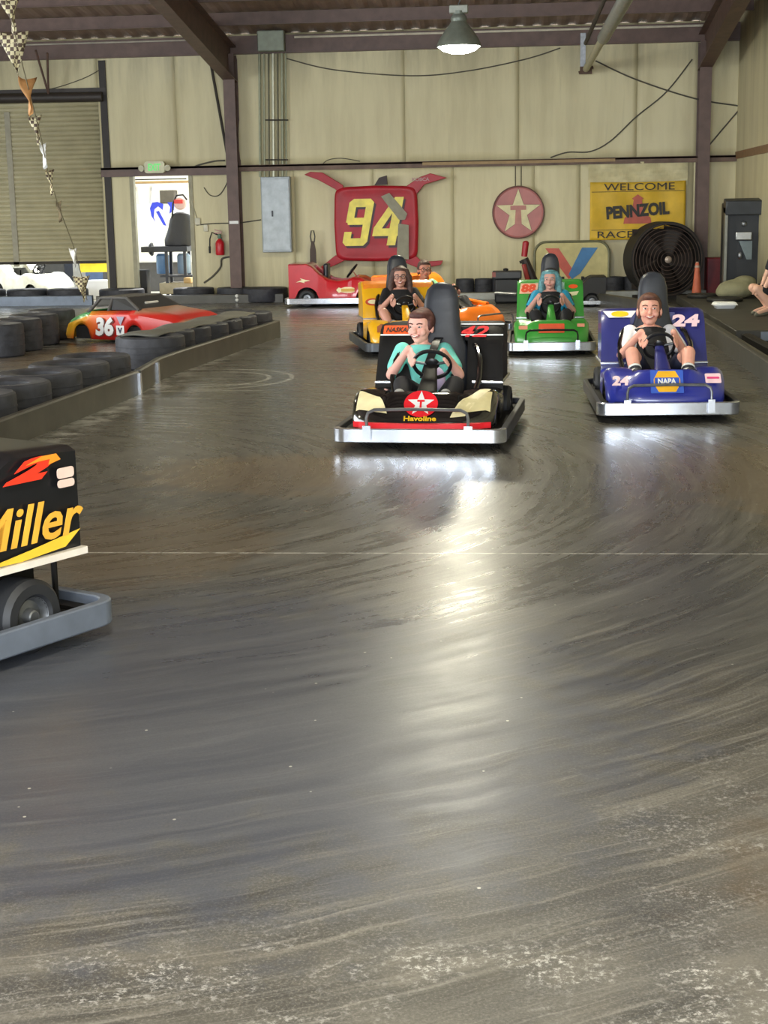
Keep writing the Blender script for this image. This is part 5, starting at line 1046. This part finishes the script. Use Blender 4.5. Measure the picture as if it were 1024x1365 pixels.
o = empty('white_bucket', (-7.55, 30.1, 1.73), 0, 'white bucket standing on top of the trailer outside the doorway', 'bucket'); b = MB(); b.lathe([(.01, 0), (.13, 0), (.155, .32), (.165, .32), (.165, .35), (.01, .35)], 20); b.build('pail', VW, o); b = MB(); b.tube([Vector((.16*math.cos(a), -.02, .32-.16*math.sin(a))) for a in [PI*i/8 for i in range(9)]], .005, 6); b.build('handle', STL, o)
ybox('orange_box', (-7.95, 30.1, 1.93), (.16, .3, .4), mat('crate_orange', '#e0a04a', .6), 'orange box on top of the trailer at the left of the doorway', 'box')
ybox('dark_bin', (-7.05, 30.1, 1.86), (.3, .3, .26), mat('bin_dark', '#55504a', .6), 'dark bin on top of the trailer right of the white bucket', 'bin')
# work stand in the doorway
Yd = YW+.55
o = empty('work_bench', (W(228, 380, Yd).x, Yd, 0), 0, 'dark metal work bench standing just outside the exit doorway', 'bench')
zt_ = W(228, 328, Yd).z
b = MB(); b.box((-.05, 0, zt_-.05), (.85, .45, .10)); b.build('bench_top', mat('bench_dark', '#25262b', .5), o, bevel=.01)
b = MB(); b.lathe([(.02, 0), (.08, 0), (.12, .03), (.12, .06), (.03, .07)], 12, (1, 0, 0), (-.35, -.1, zt_-.05)); b.build('drum_fitting', mat('bench_dark', '#25262b'), o)
for x in (-.02, .32):
    for y in (-.18, .18): b = MB(); b.box((x, y, (zt_-.1)/2), (.05, .05, zt_-.1)); b.build('leg', mat('bench_leg', '#2d2d31', .5), o)
b = MB(); b.box((.15, 0, .42), (.6, .4, .03)); b.build('lower_shelf', mat('bench_leg', '#2d2d31'), o)
b = MB(); b.box((.14, -.0, .30), (.62, .42, .20)); tag(b.build('beige_crate', mat('crate_beige', '#b7ab8e', .6), bevel=.01), 'beige crate under the work bench in the doorway', 'crate'); bpy.data.objects['beige_crate'].location = (o.location.x, Yd, -.1)
q = MB(); cx_ = W(238, 300, Yd).x; z0_ = zt_; z1_ = W(240, 284, Yd).z; q.M = Matrix.Translation((cx_, Yd, z0_)); q.rings([[(.27*a, .16*c, h*(z1_-z0_)) for a, c in [(k_*math.cos(2*PI*i/14)+dx, k_*math.sin(2*PI*i/14)) for i in range(14)]] for k_, h, dx in ((1., 0, 0), (1.02, .2, .0), (.85, .5, .1), (.75, .8, .15), (.6, .97, .18), (.3, 1.03, .2))]); ob = fuse(q.build('black_machine', mat('machine_black', '#2c2c30', .6, bump=.3)), .03, 1); tag(ob, 'black canvas covered machine on the work bench in the exit doorway', 'machine')
o = empty('red_reel', (W(241, 271, Yd).x, Yd, W(241, 271, Yd).z), 0, 'red and white reel with a cable loop above the black machine', 'reel')
b = MB(); b.lathe([(.02, .0), (.10, .0), (.12, .04), (.10, .08), (.02, .08)], 20, (0, -1, 0)); b.build('drum', mat('reel_white', '#d9b9b4', .5), o); b = MB(); b.box((-.02, -.1, .03), (.15, .05, .07)); b.build('red_grip', mat('reel_red', '#d43a34', .5), o)
b = MB(); b.tube([(-.16, -.06, -.28), (-.13, -.06, .0), (-.06, -.06, .14), (.06, -.06, .15), (.13, -.06, .06)], .016, 8); b.build('black_loop', BLK, o)
for i, (px, c_, lab) in enumerate(((218, '#5f83b0', 'blue plastic drum under the work bench, left one'), (246, '#7f94a8', 'blue grey plastic drum under the work bench, right one'))):
    b = MB(); b.lathe([(.01, .46), (.11, .46), (.12, .48), (.12, .78), (.09, .82), (.01, .82)], 18, None, (W(px, 350, Yd+.1).x, Yd+.05, 0)); tag(b.build('plastic_drum', mat('drum%d' % i, c_, .4)), lab, 'drum')
for i, (px, py, w_, h_, c_, lab) in enumerate(((189, 392, .28, .55, '#26262a', 'black crate standing inside the left jamb of the exit doorway'), (252, 374, .14, .1, '#c9a56c', 'small cardboard box by the right jamb of the exit doorway'))):
    ybox('crate', (W(px, py, YW+.3).x, YW+.3, h_/2 if i == 0 else .35), (w_, .3, h_), mat('crate%d' % i, c_, .6), lab, 'crate')
# yard things under the roller door
k_ = kart('white kart body parked outside under the half open roller door', (-9.35, 28.3, 0), R_(60), kind='stock', front=mat('pale_kart', '#d9d8cc', .4), bar=False, seat=False)
ybox('yellow_panel', (W(132, 362, 28.).x, 28., .62), (.72, .05, .28), mat('panel_yellow', '#f5d52a', .4), 'bright yellow panel outside under the right end of the roller door', 'panel')
ybox('white_block', (W(133, 385, 27.4).x, 27.4, .18), (.42, .3, .36), VW, 'white block on the ground under the yellow panel', 'block')
ybox('dark_trailer', (-10.6, 30.5, .6), (2.6, .6, 1.2), mat('trailer_dark', '#3b3c40', .5), 'dark trailer parked far outside under the left part of the roller door', 'trailer')
ybox('blue_trailer', (-8.6, 31.0, .7), (.9, .4, 1.4), mat('trailer_blue', '#6c86b8', .5), 'blue white trailer end outside under the roller door', 'trailer')
#=== PERSON SEATED AT THE RIGHT EDGE
def side_person():
    sk = mat('skin_edge', '#e2b298', .5, var=.05); root = empty('person', (3.25, 19.75, .14), 0, 'person in black clothes and sandals sitting by the right wall, cut by the frame edge', 'person')
    o = empty('bench_seat', (3.30, 19.95, .14), 0, 'low dark bench by the right wall under the seated person', 'bench'); b = MB(); b.box((0, 0, .17), (.36, .9, .05)); b.build('seat_board', MTB, o)
    for y in (-.38, .38): b = MB(); b.box((0, y, .075), (.30, .06, .15)); b.build('leg', MTB, o)
    b = MB(); sp = [((.10, .15, .24), .14, .11), ((.09, .15, .36), .14, .10), ((.04, .12, .55), .145, .10), ((-.0, .10, .72), .17, .10), ((-.02, .09, .80), .12, .08)]
    rs = []
    for c, hw, hd in sp: rs.append([Vector(c)+Vector((hd*math.cos(a), hw*math.sin(a), 0)) for a in [2*PI*j/16 for j in range(16)]])
    b.rings(rs); H = Matrix.Translation((.05, .08, .96)) @ Matrix.Rotation(R_(-80), 4, 'Z')
    cap(b, (.0, .09, .78), .05, (.04, .085, .9), .047); J = []
    for s in (-1, 1):
        sh = Vector((-.02, .10+s*.17, .74)); el = Vector((-.11, .09+s*.18, .50)); ha = Vector((-.19, .05+s*.12, .33)); kn = Vector((-.28, .10+s*.17, .34)); an = Vector((-.10, .06+s*.12, .09)); toe = Vector((-.26, .02+s*.14, .04)); hip = Vector((.08, .15+s*.09, .24))
        cap(b, sh, .05, el, .04); cap(b, el, .04, ha, .027); R3 = Matrix.Rotation(.3, 3, 'Y'); b.ell(ha+Vector((-.03, 0, -.015)), (.045, .04, .016), R3)
        for k_ in range(4): o0 = ha+Vector((-.06, (k_-1.5)*.019, -.02)); cap(b, o0, .009, o0+Vector((-.035, 0, -.02)), .0085, 8); cap(b, o0+Vector((-.035, 0, -.02)), .0085, o0+Vector((-.045, 0, -.05)), .0075, 8)
        cap(b, ha+Vector((-.02, -s*.04, -.01)), .011, ha+Vector((-.06, -s*.055, -.03)), .009, 8)
        cap(b, hip, .085, kn, .058); cap(b, kn, .056, (kn+an)/2+Vector((.03, 0, 0)), .052); cap(b, (kn+an)/2+Vector((.03, 0, 0)), .052, an, .034); cap(b, an, .036, toe, .028); J.append((sh, el, hip, kn, an, toe))
    headparts(root, b, H, 1.05, 'short', '#3a2c26'); fuse(b.build('body', sk, root), .007, 3)
    q = MB(); q.rings([[Vector(c)+Vector(((hd+.014)*math.cos(a), (hw+.014)*math.sin(a), 0)) for a in [2*PI*j/16 for j in range(16)]] for c, hw, hd in sp])
    for sh, el, *_ in J: cap(q, sh, .066, sh.lerp(el, .6), .06)
    fuse(q.build('shirt', mat('black_shirt', '#18191c', .8), root), .011, 2)
    q = MB(); [cap(q, j[2], .10, j[2].lerp(j[3], .75), .08) for j in J]; q.ell((.08, .15, .25), (.12, .17, .09)); fuse(q.build('shorts', mat('black_shorts', '#1b1c20', .8), root), .012, 2)
    for j in J: q = MB(); cap(q, j[4]+Vector((.02, 0, -.045)), .03, j[5]+Vector((-.02, 0, -.015)), .03); sn = q.build('sandal', mat('sandal', '#6d6a5a', .7), root)
side_person()

#=== one object per separate piece of a part
def split_loose(o):
    me = o.data; n = len(me.vertices); par = list(range(n))
    def find(a):
        while par[a] != a: par[a] = par[par[a]]; a = par[a]
        return a
    for e in me.edges:
        a, c = find(e.vertices[0]), find(e.vertices[1])
        if a != c: par[a] = c
    roots = {}
    for p in me.polygons: roots.setdefault(find(p.vertices[0]), []).append(p.index)
    if len(roots) < 2: return
    for k_, (r_, ps) in enumerate(roots.items()):
        bm = bmesh.new(); bm.from_mesh(me); keep = set(ps); bm.faces.ensure_lookup_table()
        bmesh.ops.delete(bm, geom=[f for f in bm.faces if f.index not in keep], context='FACES')
        bmesh.ops.delete(bm, geom=[v for v in bm.verts if not v.link_faces], context='VERTS')
        m2 = me.copy(); bm.to_mesh(m2); bm.free(); c = o.copy(); c.data = m2; COL.objects.link(c)
    for ch in list(o.children):
        pass
    bpy.data.objects.remove(o)
for o in list(bpy.data.objects):
    if o.type == 'MESH' and o.parent and o.name.split('.')[0] in ('mounting_plate', 'edge_trim', 'side_hoop', 'irises', 'eyes', 'eyebrows', 'axle', 'body_stand', 'side_bar', 'bolt_head', 'corner_strut', 'window_frame'):
        if not o.children: split_loose(o)
for o in bpy.data.objects:
    for a, c in (('irises', 'iris'), ('eyes', 'eye'), ('eyebrows', 'eyebrow')):
        if o.name.split('.')[0] == a: o.name = c
